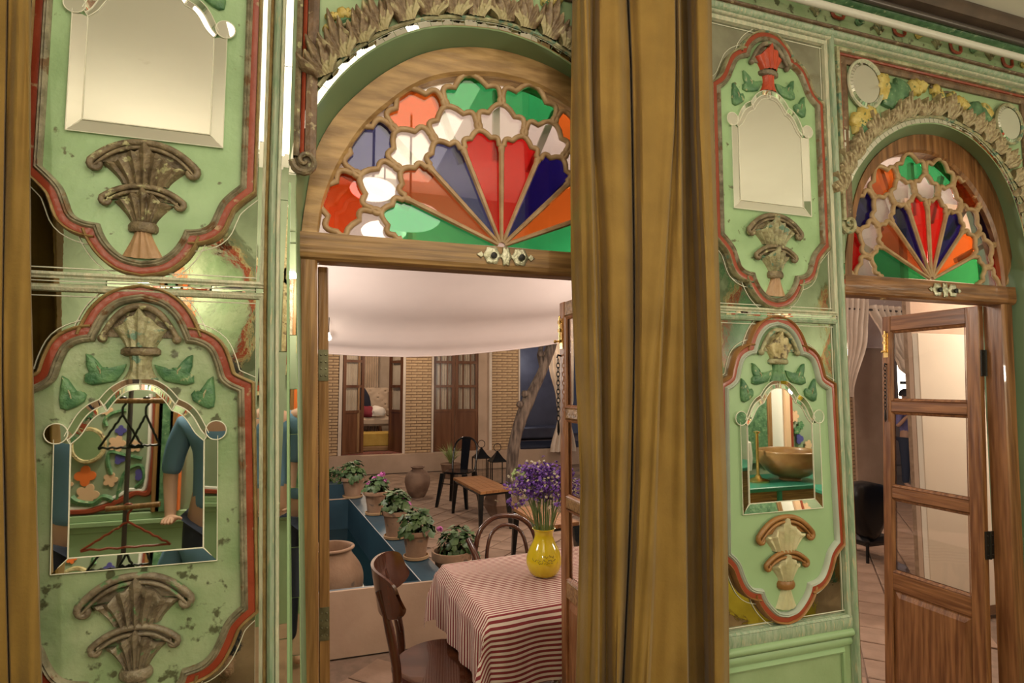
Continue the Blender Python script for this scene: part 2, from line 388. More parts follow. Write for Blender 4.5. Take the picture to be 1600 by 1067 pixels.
# ================================================================== STRUCTURE
WT = .14
ARCH_L = [(-.024, .80), (-.05, 1.518), (-.067, 2.0), (-.072, 2.123), (-.061, 2.243), (-.046, 2.302), (-.013, 2.368), (.033, 2.441), (.082, 2.5), (.133, 2.547), (.186, 2.586), (.263, 2.628), (.35, 2.654), (.47, 2.668), (.55, 2.663), (.64, 2.644), (.74, 2.60), (.83, 2.54), (.91, 2.46), (.97, 2.37), (1.01, 2.27), (1.035, 2.15), (1.04, 2.0), (1.04, .8)]
ARCH_R = [(1.79, .8), (1.805, 1.5), (1.819, 1.976), (1.828, 2.16), (1.848, 2.291), (1.88, 2.37), (1.926, 2.433), (2.013, 2.52), (2.118, 2.588), (2.224, 2.63), (2.368, 2.651), (2.515, 2.626), (2.62, 2.575), (2.698, 2.512), (2.76, 2.43), (2.802, 2.335), (2.832, 2.227), (2.855, 2.1), (2.865, 1.95), (2.865, .8)]
FRO_L = [(-.012, .80), (-.04, 1.5), (-.059, 2.0), (-.052, 2.082), (-.031, 2.232), (.005, 2.33), (.061, 2.415), (.16, 2.519), (.273, 2.599), (.392, 2.643), (.517, 2.658), (.648, 2.644), (.761, 2.61), (.86, 2.55), (.95, 2.45), (1.02, 2.3), (1.045, 2.15), (1.05, 2.0), (1.05, .8)]
FRI_L = [(-.015, 2.0), (-.012, 2.022), (-.002, 2.105), (.025, 2.19), (.064, 2.272), (.11, 2.35), (.162, 2.411), (.255, 2.496), (.353, 2.545), (.475, 2.570), (.55, 2.572), (.65, 2.56), (.76, 2.515), (.85, 2.45), (.93, 2.36), (1.0, 2.22), (1.02, 2.1), (1.02, 2.0)]
FRO_R = [(1.86, .8), (1.88, 1.5), (1.905, 2.0), (1.925, 2.12), (1.962, 2.277), (2.01, 2.40), (2.082, 2.498), (2.18, 2.575), (2.295, 2.628), (2.407, 2.647), (2.51, 2.645), (2.597, 2.625), (2.68, 2.585), (2.748, 2.525), (2.80, 2.45), (2.840, 2.361), (2.865, 2.26), (2.88, 2.164), (2.885, 1.96), (2.87, .8)]
FRI_R = [(1.95, 2.0), (1.965, 2.15), (1.99, 2.28), (2.035, 2.38), (2.125, 2.482), (2.21, 2.53), (2.29, 2.557), (2.38, 2.568), (2.45, 2.562), (2.52, 2.54), (2.586, 2.50), (2.66, 2.44), (2.733, 2.351), (2.775, 2.27), (2.80, 2.187), (2.815, 2.08), (2.815, 2.0)]
def arch_cut(base, x0, x1, ztop):
    # wall front around one arched opening, as a ring of quads from the arch curve to a rectangle
    c = resample(crom(base, 5), 90); mb = MB(); vs = []; fs = []
    for i, (x, z) in enumerate(c):
        if i == 0: q = (x0, z)
        elif i == 89: q = (x1, z)
        else:
            cx = (base[0][0]+base[-1][0])/2; ang = math.atan2(z-2.0, x-cx)
            if z < 2.0: q = (x0 if x < cx else x1, z)
            else:
                dx, dz = math.cos(ang), math.sin(ang); t = 1e9
                if dx > 1e-6: t = min(t, (x1-cx)/dx)
                if dx < -1e-6: t = min(t, (x0-cx)/dx)
                if dz > 1e-6: t = min(t, (ztop-2.0)/dz)
                q = (cx+dx*t, 2.0+dz*t)
        vs += [(x, 0, z), (q[0], 0, q[1])]
    for i in range(89): fs.append((2*i, 2*i+1, 2*i+3, 2*i+2))
    mb.add(vs, fs)
    # corners cut by the ray fan
    for i in range(89):
        a = vs[2*i+1]; b = vs[2*i+3]
        if abs(a[0]-b[0]) > 1e-6 and abs(a[2]-b[2]) > 1e-6:
            mb.add([a, b, ((x0 if a[0] < (x0+x1)/2 else x1), 0, ztop)], [(0, 1, 2)])
    return mb
wf = MB()
for base, x0, x1 in ((ARCH_L, -.09, 1.16), (ARCH_R, 1.765, 3.0)):
    a = arch_cut(base, x0, x1, 2.93); wf.add(a.v, a.f)
    for s_ in (0, -1):
        xa, xb = sorted((x0 if s_ == 0 else x1, base[s_][0])); wf.add([(xa, 0, 0), (xb, 0, 0), (xb, 0, .8), (xa, 0, .8)], [(0, 1, 2, 3)])
for x0, x1 in ((-2.4, -.09), (1.16, 1.765), (3.0, 5.4)):
    wf.add([(x0, 0, 0), (x1, 0, 0), (x1, 0, 2.93), (x0, 0, 2.93)], [(0, 1, 2, 3)])
wf.add([(-2.4, 0, 2.93), (5.4, 0, 2.93), (5.4, 0, 3.2), (-2.4, 0, 3.2)], [(0, 1, 2, 3)])
wall = obj('wall_front', wf, 'green_wall', fixn=False); tag(wall, 'pale green painted wall pierced by two arched doorways', 'wall', kind='structure')
# outer (courtyard) leaf of the wall
wb = MB()
for base, x0, x1 in ((FRO_L, -.2, 1.2), (FRO_R, 1.7, 3.0)):
    a = arch_cut(base, x0, x1, 2.93); a.map(lambda v: Vector((v.x, .22, v.z))); wb.add(a.v, a.f)
    for s_ in (0, -1):
        xa, xb = sorted((x0 if s_ == 0 else x1, base[s_][0])); wb.add([(xa, .22, 0), (xb, .22, 0), (xb, .22, .8), (xa, .22, .8)], [(0, 1, 2, 3)])
for x0, x1 in ((-2.4, -.2), (1.2, 1.7), (3.0, 5.4)):
    wb.add([(x0, .22, 0), (x1, .22, 0), (x1, .22, 2.93), (x0, .22, 2.93)], [(0, 1, 2, 3)])
wb.add([(-2.4, .22, 2.93), (5.4, .22, 2.93), (5.4, .22, 3.2), (-2.4, .22, 3.2)], [(0, 1, 2, 3)])
obj('wall_outer_face', wb, 'plaster', wall, fixn=False)
# green reveals
for base, fr in ((ARCH_L, FRO_L), (ARCH_R, FRO_R)):
    a = resample(crom(base, 5), 80); b = resample(crom(fr, 5), 80); mb = MB()
    vs = []; fs = []
    for p, q in zip(a, b): vs += [(p[0], 0, p[1]), (q[0], .082, q[1]), (q[0], .22, q[1])]
    for i in range(79):
        for k in (0, 1): fs.append((3*i+k, 3*i+k+1, 3*i+k+4, 3*i+k+3))
    for s_ in (0, -1):
        k = len(vs); p, q = a[s_], b[s_]
        vs += [(p[0], 0, .8), (q[0], .082, .8), (q[0], .22, .8), (p[0], 0, 0), (q[0], .082, 0), (q[0], .22, 0)]
        fs += [(k, k+1, k+4, k+3), (k+1, k+2, k+5, k+4)]
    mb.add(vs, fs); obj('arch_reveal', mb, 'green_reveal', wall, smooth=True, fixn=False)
# room shell
def plane(name, pts, m, label, cat, thick=(0, 0, 0)):
    mb = MB(); n = len(pts); t = Vector(thick)
    vs = [Vector(p) for p in pts]+[Vector(p)+t for p in pts]
    mb.add(vs, [tuple(range(n)), tuple(range(2*n-1, n-1, -1))]+[(i, (i+1) % n, n+(i+1) % n, n+i) for i in range(n)])
    return tag(obj(name, mb, m), label, cat, kind='structure')
plane('ceiling', [(-2.4, -2.7, 3.125), (5.4, -2.7, 3.125), (5.4, .22, 3.125), (-2.4, .22, 3.125)], 'ceiling', 'pale plastered ceiling above the green wall', 'ceiling', (0, 0, .1))
plane('floor', [(-2.4, -2.7, 0), (5.4, -2.7, 0), (5.4, .22, 0), (-2.4, .22, 0)], 'room_floor', 'brown floor of the room in front of the green wall', 'floor', (0, 0, -.1))
plane('wall_left', [(-2.4, -2.7, 0), (-2.4, .22, 0), (-2.4, .22, 3.2), (-2.4, -2.7, 3.2)], 'back_wall', 'pale side wall seen only in mirrors', 'wall', (-.1, 0, 0))
plane('wall_right', [(5.4, -2.7, 0), (5.4, .22, 0), (5.4, .22, 3.2), (5.4, -2.7, 3.2)], 'back_wall', 'pale far side wall of the room', 'wall', (.1, 0, 0))
wbk = plane('wall_back', [(-2.4, -2.7, 0), (5.4, -2.7, 0), (5.4, -2.7, 3.2), (-2.4, -2.7, 3.2)], 'back_wall', 'painted back wall mirrored in the arched mirrors', 'wall', (0, -.1, 0))

# ------------------------------------------------------------------ mirrored panels
UP = dict(bot=[[(0, 1.897), (.035, 1.905), (.062, 1.927), (.080, 1.955), (.090, 1.982)], [(.090, 1.982), (.12, 1.986), (.143, 2.0), (.155, 2.03), (.167, 2.06), (.187, 2.085), (.21, 2.108)]],
          top=[[(.21, 2.612), (.187, 2.630), (.168, 2.655), (.152, 2.69), (.135, 2.722), (.11, 2.74), (.085, 2.748)], [(.085, 2.748), (.075, 2.775), (.055, 2.80), (.028, 2.818), (0, 2.823)]])
LO = dict(bot=[[(0, .845), (.035, .853), (.065, .878), (.085, .905), (.094, .93)], [(.094, .93), (.13, .938), (.152, .955), (.168, .985), (.182, 1.02), (.2, 1.043), (.22, 1.06)]],
          top=[[(.21, 1.58), (.187, 1.592), (.168, 1.612), (.157, 1.65), (.143, 1.682), (.118, 1.697), (.095, 1.70)], [(.095, 1.70), (.085, 1.728), (.068, 1.762), (.04, 1.788), (0, 1.799)]])
def contour(t):
    h = []
    for sg in t['bot']: h += crom(sg, 4)
    a, b = t['bot'][1][-1], t['top'][0][0]
    h += [(a[0]+(b[0]-a[0])*k/12, a[1]+(b[1]-a[1])*k/12) for k in range(1, 12)]
    for sg in t['top']: h += crom(sg, 4)
    h = dedupe(h, False)
    return dedupe(h+[(-x, z) for x, z in h[::-1]][1:-1])
def band_obj(name, P, prof, m, parent, T, label=None):
    mb = MB(); band(mb, P, prof); mb.map(T); return obj(name, mb, m, parent, smooth=True, label=label)
def vase(parent, T, dz, k, mats, name='carved_vase', label=None):
    # double capital: rim and fluted cup, twice, a ring and a flared foot (template heights of the upper panel)
    Z = lambda z: (z-1.897)*k+1.897+dz
    root = None
    def cup(wb_, zb, wt, zt, crown, m, nm, fl=5):
        mb = MB(); NS = 28; NT = 9; vs = []; fs = []
        for j in range(NT+1):
            t = j/NT; w = wb_+(wt-wb_)*(t**1.35)
            for i in range(NS+1):
                s = -1+2*i/NS
                cz = crown*(max(0, 1-abs(s)*1.5))+crown*.35*abs(math.cos(s*PI*2.5))*(1-abs(s)) if t > 0 else 0
                x = w*s; z = zb+(zt+cz-zb)*t - .006*(1-abs(s))*(1-t)
                dome = math.sqrt(max(0, 1-s*s))
                y = -(.010+.026*dome*(.55+.45*t)+.0065*dome*math.cos(s*PI*fl*1.4)+.004*(1 if j == NT-1 else 0))
                vs.append((x, y, z))
        n = NS+1
        for j in range(NT):
            for i in range(NS): fs.append((j*n+i, j*n+i+1, (j+1)*n+i+1, (j+1)*n+i))
        b = len(vs)
        for i in range(NS+1): vs.append((vs[NT*n+i][0], -.007, vs[NT*n+i][2]))
        for i in range(NS): fs.append((NT*n+i, NT*n+i+1, b+i+1, b+i))
        for e in (0, NS):
            for j in range(NT): pass
        mb.add([(x, y, Z(z)) for x, y, z in vs], fs); mb.map(T); return obj(nm, mb, m, root, smooth=True, fixn=False)
    def rim(hw, ze, za, m, nm, r=.0085, curl=.014):
        pts = []
        for i in range(25):
            s = -1+2*i/24; z = ze+(za-ze)*(1-abs(s)**2.3); pts.append((hw*s, z))
        mb = MB()
        L_ = [(-hw+curl*.9+curl*math.cos(a)*q, ze-curl*.6+curl*math.sin(a)*q) for a, q in [(PI+i*.55, 1-i*.085) for i in range(9)][::-1]]
        Rr = [(-x, z) for x, z in L_[::-1]]
        for k_, (rr, off, yy) in enumerate(((r, 0, -.022), (r*.6, -.014, -.026))):
            P3 = [(x*(1-.07*k_), yy, Z(z+off)) for x, z in (L_ if k_ == 0 else [])+pts+(Rr if k_ == 0 else [])]
            n = len(P3); tube(mb, P3, [rr*(.62+.38*min(1, i/6, (n-1-i)/6)) for i in range(n)], 8)
        # sunk hollow under the rim
        low = [(x*.9, Z(ze-.004+(z-ze)*.2)) for x, z in pts]; hi = [(x*.97, Z(z-.004)) for x, z in pts]
        prism(mb, hi[::-1]+low, -.006, -.017); mb.map(T); return obj(nm, mb, m, root, smooth=True)
    mb = MB(); lathe(mb, [(.030*k*.96, Z(1.966)), (.034*k*.96, Z(1.972)), (.034*k*.96, Z(1.982)), (.029*k*.96, Z(1.990))], (0, -.010, 0), 20, sy=.75); mb.map(T)
    root = obj(name, mb, mats[0], parent, smooth=True, label=label)
    rim(.113, 2.132, 2.187, mats[0], 'rim'); rim(.086, 2.045, 2.078, mats[0], 'rim', .0075, .011)
    cup(.050, 2.083, .092, 2.128, .042, mats[1], 'fluted_cup'); cup(.026, 1.988, .064, 2.038, .026, mats[1], 'fluted_cup', 4)
    mb = MB(); vs = []; fs = []; NS = 18
    for j in range(7):
        t = j/6; w = .017+(.045-.017)*t**1.2
        for i in range(NS+1):
            s = -1+2*i/NS; d = math.sqrt(max(0, 1-s*s)); vs.append((w*s, -(.008+.02*d*(1-.3*t)+.002*math.cos(s*PI*4)*d), Z(1.970-.062*t-.006*t*(1-s*s))))
    for j in range(6):
        for i in range(NS): fs.append((j*19+i, j*19+i+1, (j+1)*19+i+1, (j+1)*19+i))
    mb.add(vs, fs); mb.map(T); obj('foot', mb, mats[2], root, smooth=True, fixn=False)
    return root
def crest(parent, T, dz, mats):
    Z = lambda z: z+dz
    mb = MB(); lathe(mb, [(.036, 1.668), (.043, 1.672), (.043, 1.682), (.036, 1.688)], (0, -.008, dz), 20, sy=.6); mb.map(T)
    root = obj('carved_crest', mb, mats[0], parent, smooth=True)
    mb = MB(); pts = [(.078*s, -.022, Z(1.712+.074*(1-abs(s)**2.2))) for s in [-1+i/10 for i in range(21)]]
    tube(mb, pts, [.0085*(.7+.3*min(1, i/5, (20-i)/5)) for i in range(21)], 8); ball(mb, (-.077, -.02, Z(1.708)), .011); ball(mb, (.077, -.02, Z(1.708)), .011)
    prism(mb, [(p[0]*.95, p[2]) for p in pts], -.006, -.015); mb.map(T); obj('rim', mb, mats[0], root, smooth=True)
    mb = MB(); NS = 24; vs = []; fs = []
    for j in range(9):
        t = j/8; w = .033+(.060-.033)*t**1.3
        for i in range(NS+1):
            s = -1+2*i/NS; d = math.sqrt(max(0, 1-s*s)); cz = .038*max(0, 1-abs(s)*1.3)+.01*abs(math.cos(s*PI*2.5))*(1-abs(s))
            vs.append((w*s, -(.010+.026*d+.0035*d*math.cos(s*PI*5)), Z(1.688+(1.732+cz-1.688)*t)))
    for j in range(8):
        for i in range(NS): fs.append((j*25+i, j*25+i+1, (j+1)*25+i+1, (j+1)*25+i))
    b = len(vs)
    for i in range(25): vs.append((vs[8*25+i][0], -.007, vs[8*25+i][2]))
    for i in range(NS): fs.append((8*25+i, 8*25+i+1, b+i+1, b+i))
    mb.add(vs, fs); mb.map(T); obj('fluted_cup', mb, mats[1], root, smooth=True, fixn=False)
    mb = MB(); vs = []; fs = []
    for j in range(6):
        t = j/5; w = .026-.006*math.sin(PI*t*.8)+.016*t*t
        for i in range(17):
            s = -1+i/8; d = math.sqrt(max(0, 1-s*s)); vs.append((w*s, -(.008+.02*d+.002*math.cos(s*PI*4)*d), Z(1.668-.056*t)))
    for j in range(5):
        for i in range(16): fs.append((j*17+i, j*17+i+1, (j+1)*17+i+1, (j+1)*17+i))
    mb.add(vs, fs); mb.map(T); obj('stem', mb, mats[2], root, smooth=True, fixn=False)
LEAF1 = [(-.111, 1.672), (-.100, 1.668), (-.088, 1.655), (-.078, 1.640), (-.068, 1.641), (-.062, 1.632), (-.048, 1.636), (-.029, 1.648), (-.036, 1.628), (-.050, 1.608), (-.070, 1.603), (-.097, 1.598), (-.114, 1.604), (-.113, 1.622), (-.104, 1.628), (-.110, 1.645)]
LEAF2 = [(-.156, 1.620), (-.145, 1.612), (-.135, 1.596), (-.127, 1.584), (-.116, 1.586), (-.108, 1.576), (-.112, 1.560), (-.128, 1.548), (-.146, 1.540), (-.158, 1.545), (-.161, 1.565), (-.159, 1.595)]
MO = [[(0, 1.616), (.03, 1.611), (.06, 1.592), (.082, 1.565)], [(.082, 1.565), (.105, 1.552), (.124, 1.531), (.140, 1.500), (.148, 1.482)]]
MM = [[(0, 1.601), (.028, 1.597), (.053, 1.579), (.074, 1.551)], [(.074, 1.551), (.096, 1.539), (.113, 1.520), (.130, 1.488), (.143, 1.473)]]
MI = [[(0, 1.587), (.027, 1.583), (.048, 1.565), (.067, 1.537)], [(.067, 1.537), (.087, 1.527), (.101, 1.511), (.118, 1.482), (.137, 1.463)]]
def arched_mirror(parent, T, dz):
    Zf = lambda P: [(x, z+dz) for x, z in P]
    inner = []
    for sg in MI: inner += crom(sg, 5)
    half = dedupe(inner, False)+[(.137, 1.207)]
    poly = dedupe([(-x, z) for x, z in half[::-1]]+half[1:])
    mb = MB(); mb.add([(x, -.013, z+dz) for x, z in poly], [tuple(range(len(poly)))]); mb.map(T)
    root = obj('arched_mirror', mb, 'mirror', parent, fixn=False)
    def strip(pa, ya, pb, yb, nm='bevel_strip'):
        m2 = MB(); n = len(pa); m2.add([(x, ya, z+dz) for x, z in pa]+[(x, yb, z+dz) for x, z in pb]+[(x, -.004, z+dz) for x, z in pa],
            [(i, i+1, n+i+1, n+i) for i in range(n-1)]+[(i, i+1, 2*n+i+1, 2*n+i) for i in range(n-1)]); m2.map(T); obj(nm, m2, 'mirror', root, fixn=False)
    lead = MB()
    def ld(P, r=.0013, y=-.018): tube(lead, [(x, y, z+dz) for x, z in P], r, 5)
    for sx in (1, -1):
        mx = lambda P: [(x*sx, z) for x, z in P]
        for k in (0, 1):
            o = mx(crom(MO[k], 5)); m_ = mx(crom(MM[k], 5)); i_ = mx(crom(MI[k], 5))
            strip(o, -.0175, m_, -.0120); strip(m_, -.0120, i_, -.0135)
            ld(o, .0013, -.018); ld(m_, .0012, -.013); ld(i_, .0012, -.0145); ld([o[-1], m_[-1], i_[-1]], .0012, -.016)
        strip(mx([(.168, 1.470), (.168, 1.175)]), -.0175, mx([(.137, 1.463), (.137, 1.207)]), -.0125)
        ld(mx([(.168, 1.475), (.168, 1.175)]), .001, -.018); ld(mx([(.137, 1.463), (.137, 1.207), (.168, 1.175)]), .0013, -.0145)
        c = [(.164*sx+.023*math.cos(a), 1.488+.023*math.sin(a)) for a in [2*PI*i/20 for i in range(20)]]
        m2 = MB(); m2.add([(x, -.0185, z+dz) for x, z in c]+[(x, -.004, z+dz) for x, z in c], [tuple(range(20))]+[(i, (i+1) % 20, 20+(i+1) % 20, 20+i) for i in range(20)]); m2.map(T)
        obj('round_ear', m2, 'mirror', root, fixn=False); tube(lead, [(x, -.0185, z+dz) for x, z in c], .0014, 5, closed=True)
    strip([(-.168, 1.175), (.168, 1.175)], -.0175, [(-.137, 1.207), (.137, 1.207)], -.0125)
    ld([(-.137, 1.207), (.137, 1.207)], .0013, -.0145); ld([(-.168, 1.175), (.168, 1.175)], .001, -.018); ld([(0, 1.616), (0, 1.587)])
    lead.map(T); obj('lead_line', lead, 'lead', root, smooth=True)
    return root
def panel(xc, upper, left, label, st):
    T = (lambda v: Vector((v.x+xc+lshear(v.z), v.y, v.z))) if left else (lambda v: Vector((v.x+xc, v.y, v.z)))
    P = contour(UP if upper else LO); dz = 1.024 if upper else 0
    z0, z1 = (1.860, 2.865) if upper else (.805, 1.818); hw = .262
    root = empty('mirrored_panel', (xc, 0, z0), label, 'wall panel')
    mb = MB(); P2 = P
    prism(mb, P2, -.010, -.003); mb.map(T); obj('panel_field', mb, st['field'], root)
    for i, (xa, xb, za, zb) in enumerate(((-hw, 0, z0, (z0+z1)/2), (0, hw, z0, (z0+z1)/2), (-hw, 0, (z0+z1)/2, z1), (0, hw, (z0+z1)/2, z1))):
        mb = MB(); e = .0012*(-1)**i
        mb.add([(xa, -.0025+e, za), (xb, -.0025, za), (xb, -.0025+e, zb), (xa, -.0025, zb)], [(0, 1, 2, 3)]); mb.map(T); obj('corner_mirror', mb, 'mirror_old', root, fixn=False)
    w = st.get('w', 1)
    band_obj('border_moulding', P, [(0, -.008), (.001*w, -.020), (.006*w, -.025), (.009*w, -.021), (.012*w, -.024), (.017*w, -.017)], st['b1'], root, T)
    band_obj('painted_band', P, [(.015*w, -.008), (.0155*w, -.0175), (.023*w, -.019), (.031*w, -.0175), (.032*w, -.008)], st['b2'], root, T)
    band_obj('edge_bead', P, [(.031*w, -.008), (.032*w, -.021), (.035*w, -.024), (.038*w, -.021), (.0395*w, -.002)], st['b3'], root, T)
    mb = MB(); tube(mb, [(x, -.004, z) for x, z in offset(P, .052)], .0012, 5, closed=True)
    for x, z in ((-hw+.01, 0), (hw-.01, 0)): tube(mb, [(x, -.004, z0+.01), (x, -.004, z1-.01)], .0012, 5)
    for z in (z0+.012, z1-.012): tube(mb, [(-hw, -.004, z), (hw, -.004, z)], .0015, 5)
    mb.map(T); obj('lead_line', mb, 'lead', root, smooth=True)
    mb = MB(); rect = [(-hw, z0), (hw, z0), (hw, z1), (-hw, z1)]
    band(mb, rect, [(-.002, -.002), (-.001, -.016), (.006, -.020), (.010, -.014), (.014, -.016), (.014, -.001)]); mb.map(T); obj('panel_frame', mb, st['fr'], root)
    arched_mirror(root, T, dz)
    vase(root, T, 0 if upper else -1.047, 1.0 if upper else 1.06, st['vase'])
    crest(root, T, dz, st['crest'])
    for sx in (1, -1):
        for Lf in (LEAF1, LEAF2):
            poly = [(x*sx, z+dz) for x, z in Lf]
            mb = MB(); relief(mb, poly, -.009, .014, jit=.003); mb.map(T); o = obj('carved_leaf', mb, st['leaf'], root, smooth=True)
            mb = MB(); c0 = poly[0]; c1 = (sum(p[0] for p in poly)/len(poly), sum(p[1] for p in poly)/len(poly))
            tube(mb, [(c0[0], -.012, c0[1]), (c1[0], -.0225, c1[1]), (c1[0]*.97, -.014, c1[1]-.03)], [.001, .002, .001], 5); mb.map(T); obj('leaf_vein', mb, 'carved_olive', o)
    return root
XL, XR = -.415, 1.492
S_UL = dict(field='green_field', b1='border_moulding', b2='red_band', b3='edge_gold', fr='frame_white', vase=('carved_brown', 'carved_brown', 'foot_pink'), crest=('carved_brown', 'carved_brown', 'carved_brown'), leaf='green_leaf_paint')
S_LL = dict(field='green_field_aged', b1='border_moulding', b2='red_band', b3='edge_gold', fr='frame_white', vase=('carved_grey', 'carved_grey', 'carved_grey'), crest=('carved_brown', 'carved_olive', 'carved_olive'), leaf='green_leaf_paint', w=1.05)
S_UR = dict(field='green_field', b1='border_moulding', b2='red_clean', b3='carved_olive', fr='frame_white', vase=('carved_brown', 'carved_olive', 'foot_pink'), crest=('carved_grey', 'red_bright', 'red_bright'), leaf='green_leaf_paint')
S_LR = dict(field='green_plain', b1='grey_band', b2='red_clean', b3='brown_paint', fr='green_trim', vase=('brown_paint', 'cream_paint', 'cream_paint'), crest=('carved_olive', 'carved_gold', 'green_leaf_paint'), leaf='green_leaf_paint')
panel(XL, True, True, 'upper left green panel with bright white arched mirror and brown carved vase', S_UL)
panel(XL, False, True, 'lower left weathered green panel whose arched mirror shows hangers, dark grey vase', S_LL)
panel(XR, True, False, 'upper panel right of the big curtain, red carved crest and blank mirror', S_UR)
panel(XR, False, False, 'lower panel right of the big curtain, mirror showing a wooden bowl, cream vase', S_LR)
# ------------------------------------------------------------------ pilasters and mouldings between panels and arches
TL = lambda v: Vector((v.x+lshear(v.z), v.y, v.z))
TI = lambda v: v
def vstrip(name, x0, x1, y, z0, z1, m, parent, T, n=10, round_=0.0, label=None):
    mb = MB(); prof = [(x0, -.001), (x0+.0005, y)]+[(x0+(x1-x0)*t, y-round_*math.sin(PI*t)) for t in (.25, .5, .75)]+[(x1-.0005, y), (x1, -.001)]
    for j in range(n+1):
        z = z0+(z1-z0)*j/n
        mb.v += [(x, yy, z) for x, yy in prof]
    k = len(prof)
    for j in range(n):
        for i in range(k-1): mb.f.append((j*k+i, j*k+i+1, (j+1)*k+i+1, (j+1)*k+i)); mb.m.append(0)
    mb.map(T); return obj(name, mb, m, parent, smooth=round_ > 0, fixn=False, label=label)
def mirror_run(x0, x1, y, z0, z1, step, parent, T, seed):
    rnd = random.Random(seed); z = z0
    while z < z1:
        h = step*rnd.uniform(.8, 1.2); zz = min(z+h, z1); mb = MB(); t = rnd.uniform(-.0008, .0008)
        mb.add([(x0, y+t, z), (x1, y-t, z), (x1, y+t*.5, zz-.002), (x0, y, zz-.002), (x0, -.001, z), (x1, -.001, z), (x1, -.001, zz-.002), (x0, -.001, zz-.002)], [(0, 1, 2, 3), (0, 1, 5, 4), (1, 2, 6, 5), (3, 2, 6, 7), (0, 3, 7, 4)]); mb.map(T)
        obj('mirror_tile', mb, 'mirror', parent, fixn=False); z = zz
def tz(name, label): return empty(name, (0, 0, 1.0), label, 'moulding', kind='structure')
p1 = tz('trim_1', 'tall pilaster of green moulding and mirror strips left of the near arch')
mirror_run(-.163, -.146, -.006, .3, 2.93, .42, p1, TL, 3)
vstrip('gold_moulding', -.146, -.136, -.016, .0, 2.93, 'edge_gold', p1, TL, round_=.006)
vstrip('green_moulding', -.136, -.118, -.022, .0, 2.93, 'green_trim', p1, TL, round_=.012)
vstrip('green_moulding', -.118, -.108, -.014, .0, 2.93, 'frame_white', p1, TL, round_=.003)
mirror_run(-.108, -.090, -.006, .3, 2.93, .36, p1, TL, 4)
vstrip('green_moulding', -.090, -.083, -.008, .0, 2.13, 'green_plain', p1, TL)
p2 = tz('trim_2', 'green pilaster between the right panel column and the far arch')
vstrip('white_moulding', 1.764, 1.770, -.014, .80, 2.93, 'frame_white', p2, TI, round_=.003)
mirror_run(1.770, 1.774, -.008, .8, 2.93, .3, p2, TI, 8)
vstrip('green_moulding', 1.776, 1.797, -.018, .0, 2.93, 'green_trim', p2, TI, round_=.010)
vstrip('white_moulding', 1.797, 1.801, -.012, .0, 2.5, 'frame_white', p2, TI, round_=.002)
def hstrip(name, x0, x1, z0, z1, y, m, parent, round_=0.0, y0=-.001):
    mb = MB(); prof = [(z0, y0), (z0+.0005, y)]+[(z0+(z1-z0)*t, y-round_*math.sin(PI*t)) for t in (.25, .5, .75)]+[(z1-.0005, y), (z1, y0)]
    k = len(prof)
    for x in (x0, x1): mb.v += [(x, yy, z) for z, yy in prof]
    for i in range(k-1): mb.f.append((i, i+1, k+i+1, k+i)); mb.m.append(0)
    return obj(name, mb, m, parent, smooth=round_ > 0, fixn=False)
p3 = tz('trim_3', 'green wainscot under the right mirrored panels with raised mouldings')
for x0, x1 in ((1.215, 1.776),):
    hstrip('frame_rail', x0, x1, .757, .800, -.012, 'green_trim', p3, .004)
    hstrip('wainscot_moulding', x0, x1, .728, .757, -.012, 'green_plain', p3, .010)
    hstrip('wainscot_moulding', x0, x1, .700, .724, -.006, 'green_plain', p3, .004)
    mb = MB(); band(mb, [(1.25, .1), (1.73, .1), (1.73, .675), (1.25, .675)], [(0, -.001), (.002, -.009), (.008, -.012), (.014, -.006), (.018, -.001)]); obj('panel_moulding', mb, 'green_plain', p3)
p4 = tz('trim_4', 'mirror and moulding band between the left upper and lower panels')
p5 = tz('trim_5', 'mirror and moulding band between the right upper and lower panels')
for pp, xa, xb, T in ((p4, -.70, -.163, TL), (p5, 1.215, 1.763, TI)):
    rnd = random.Random(5)
    x = xa
    while x < xb-.02:
        x2 = min(x+rnd.uniform(.15, .25), xb)
        for z0_, z1_ in ((1.830, 1.838), (1.841, 1.850)):
            mb = MB(); mb.add([(x, -.010, z0_), (x2-.002, -.010, z0_), (x2-.002, -.011, z1_), (x, -.010, z1_)], [(0, 1, 2, 3)]); mb.map(T); obj('mirror_tile', mb, 'mirror', pp, fixn=False)
        x = x2
    for z in (1.829, 1.8395, 1.851):
        mb = MB(); tube(mb, [(xa, -.012, z), (xb, -.012, z)], .0013, 5); mb.map(T); obj('lead_line', mb, 'lead', pp)
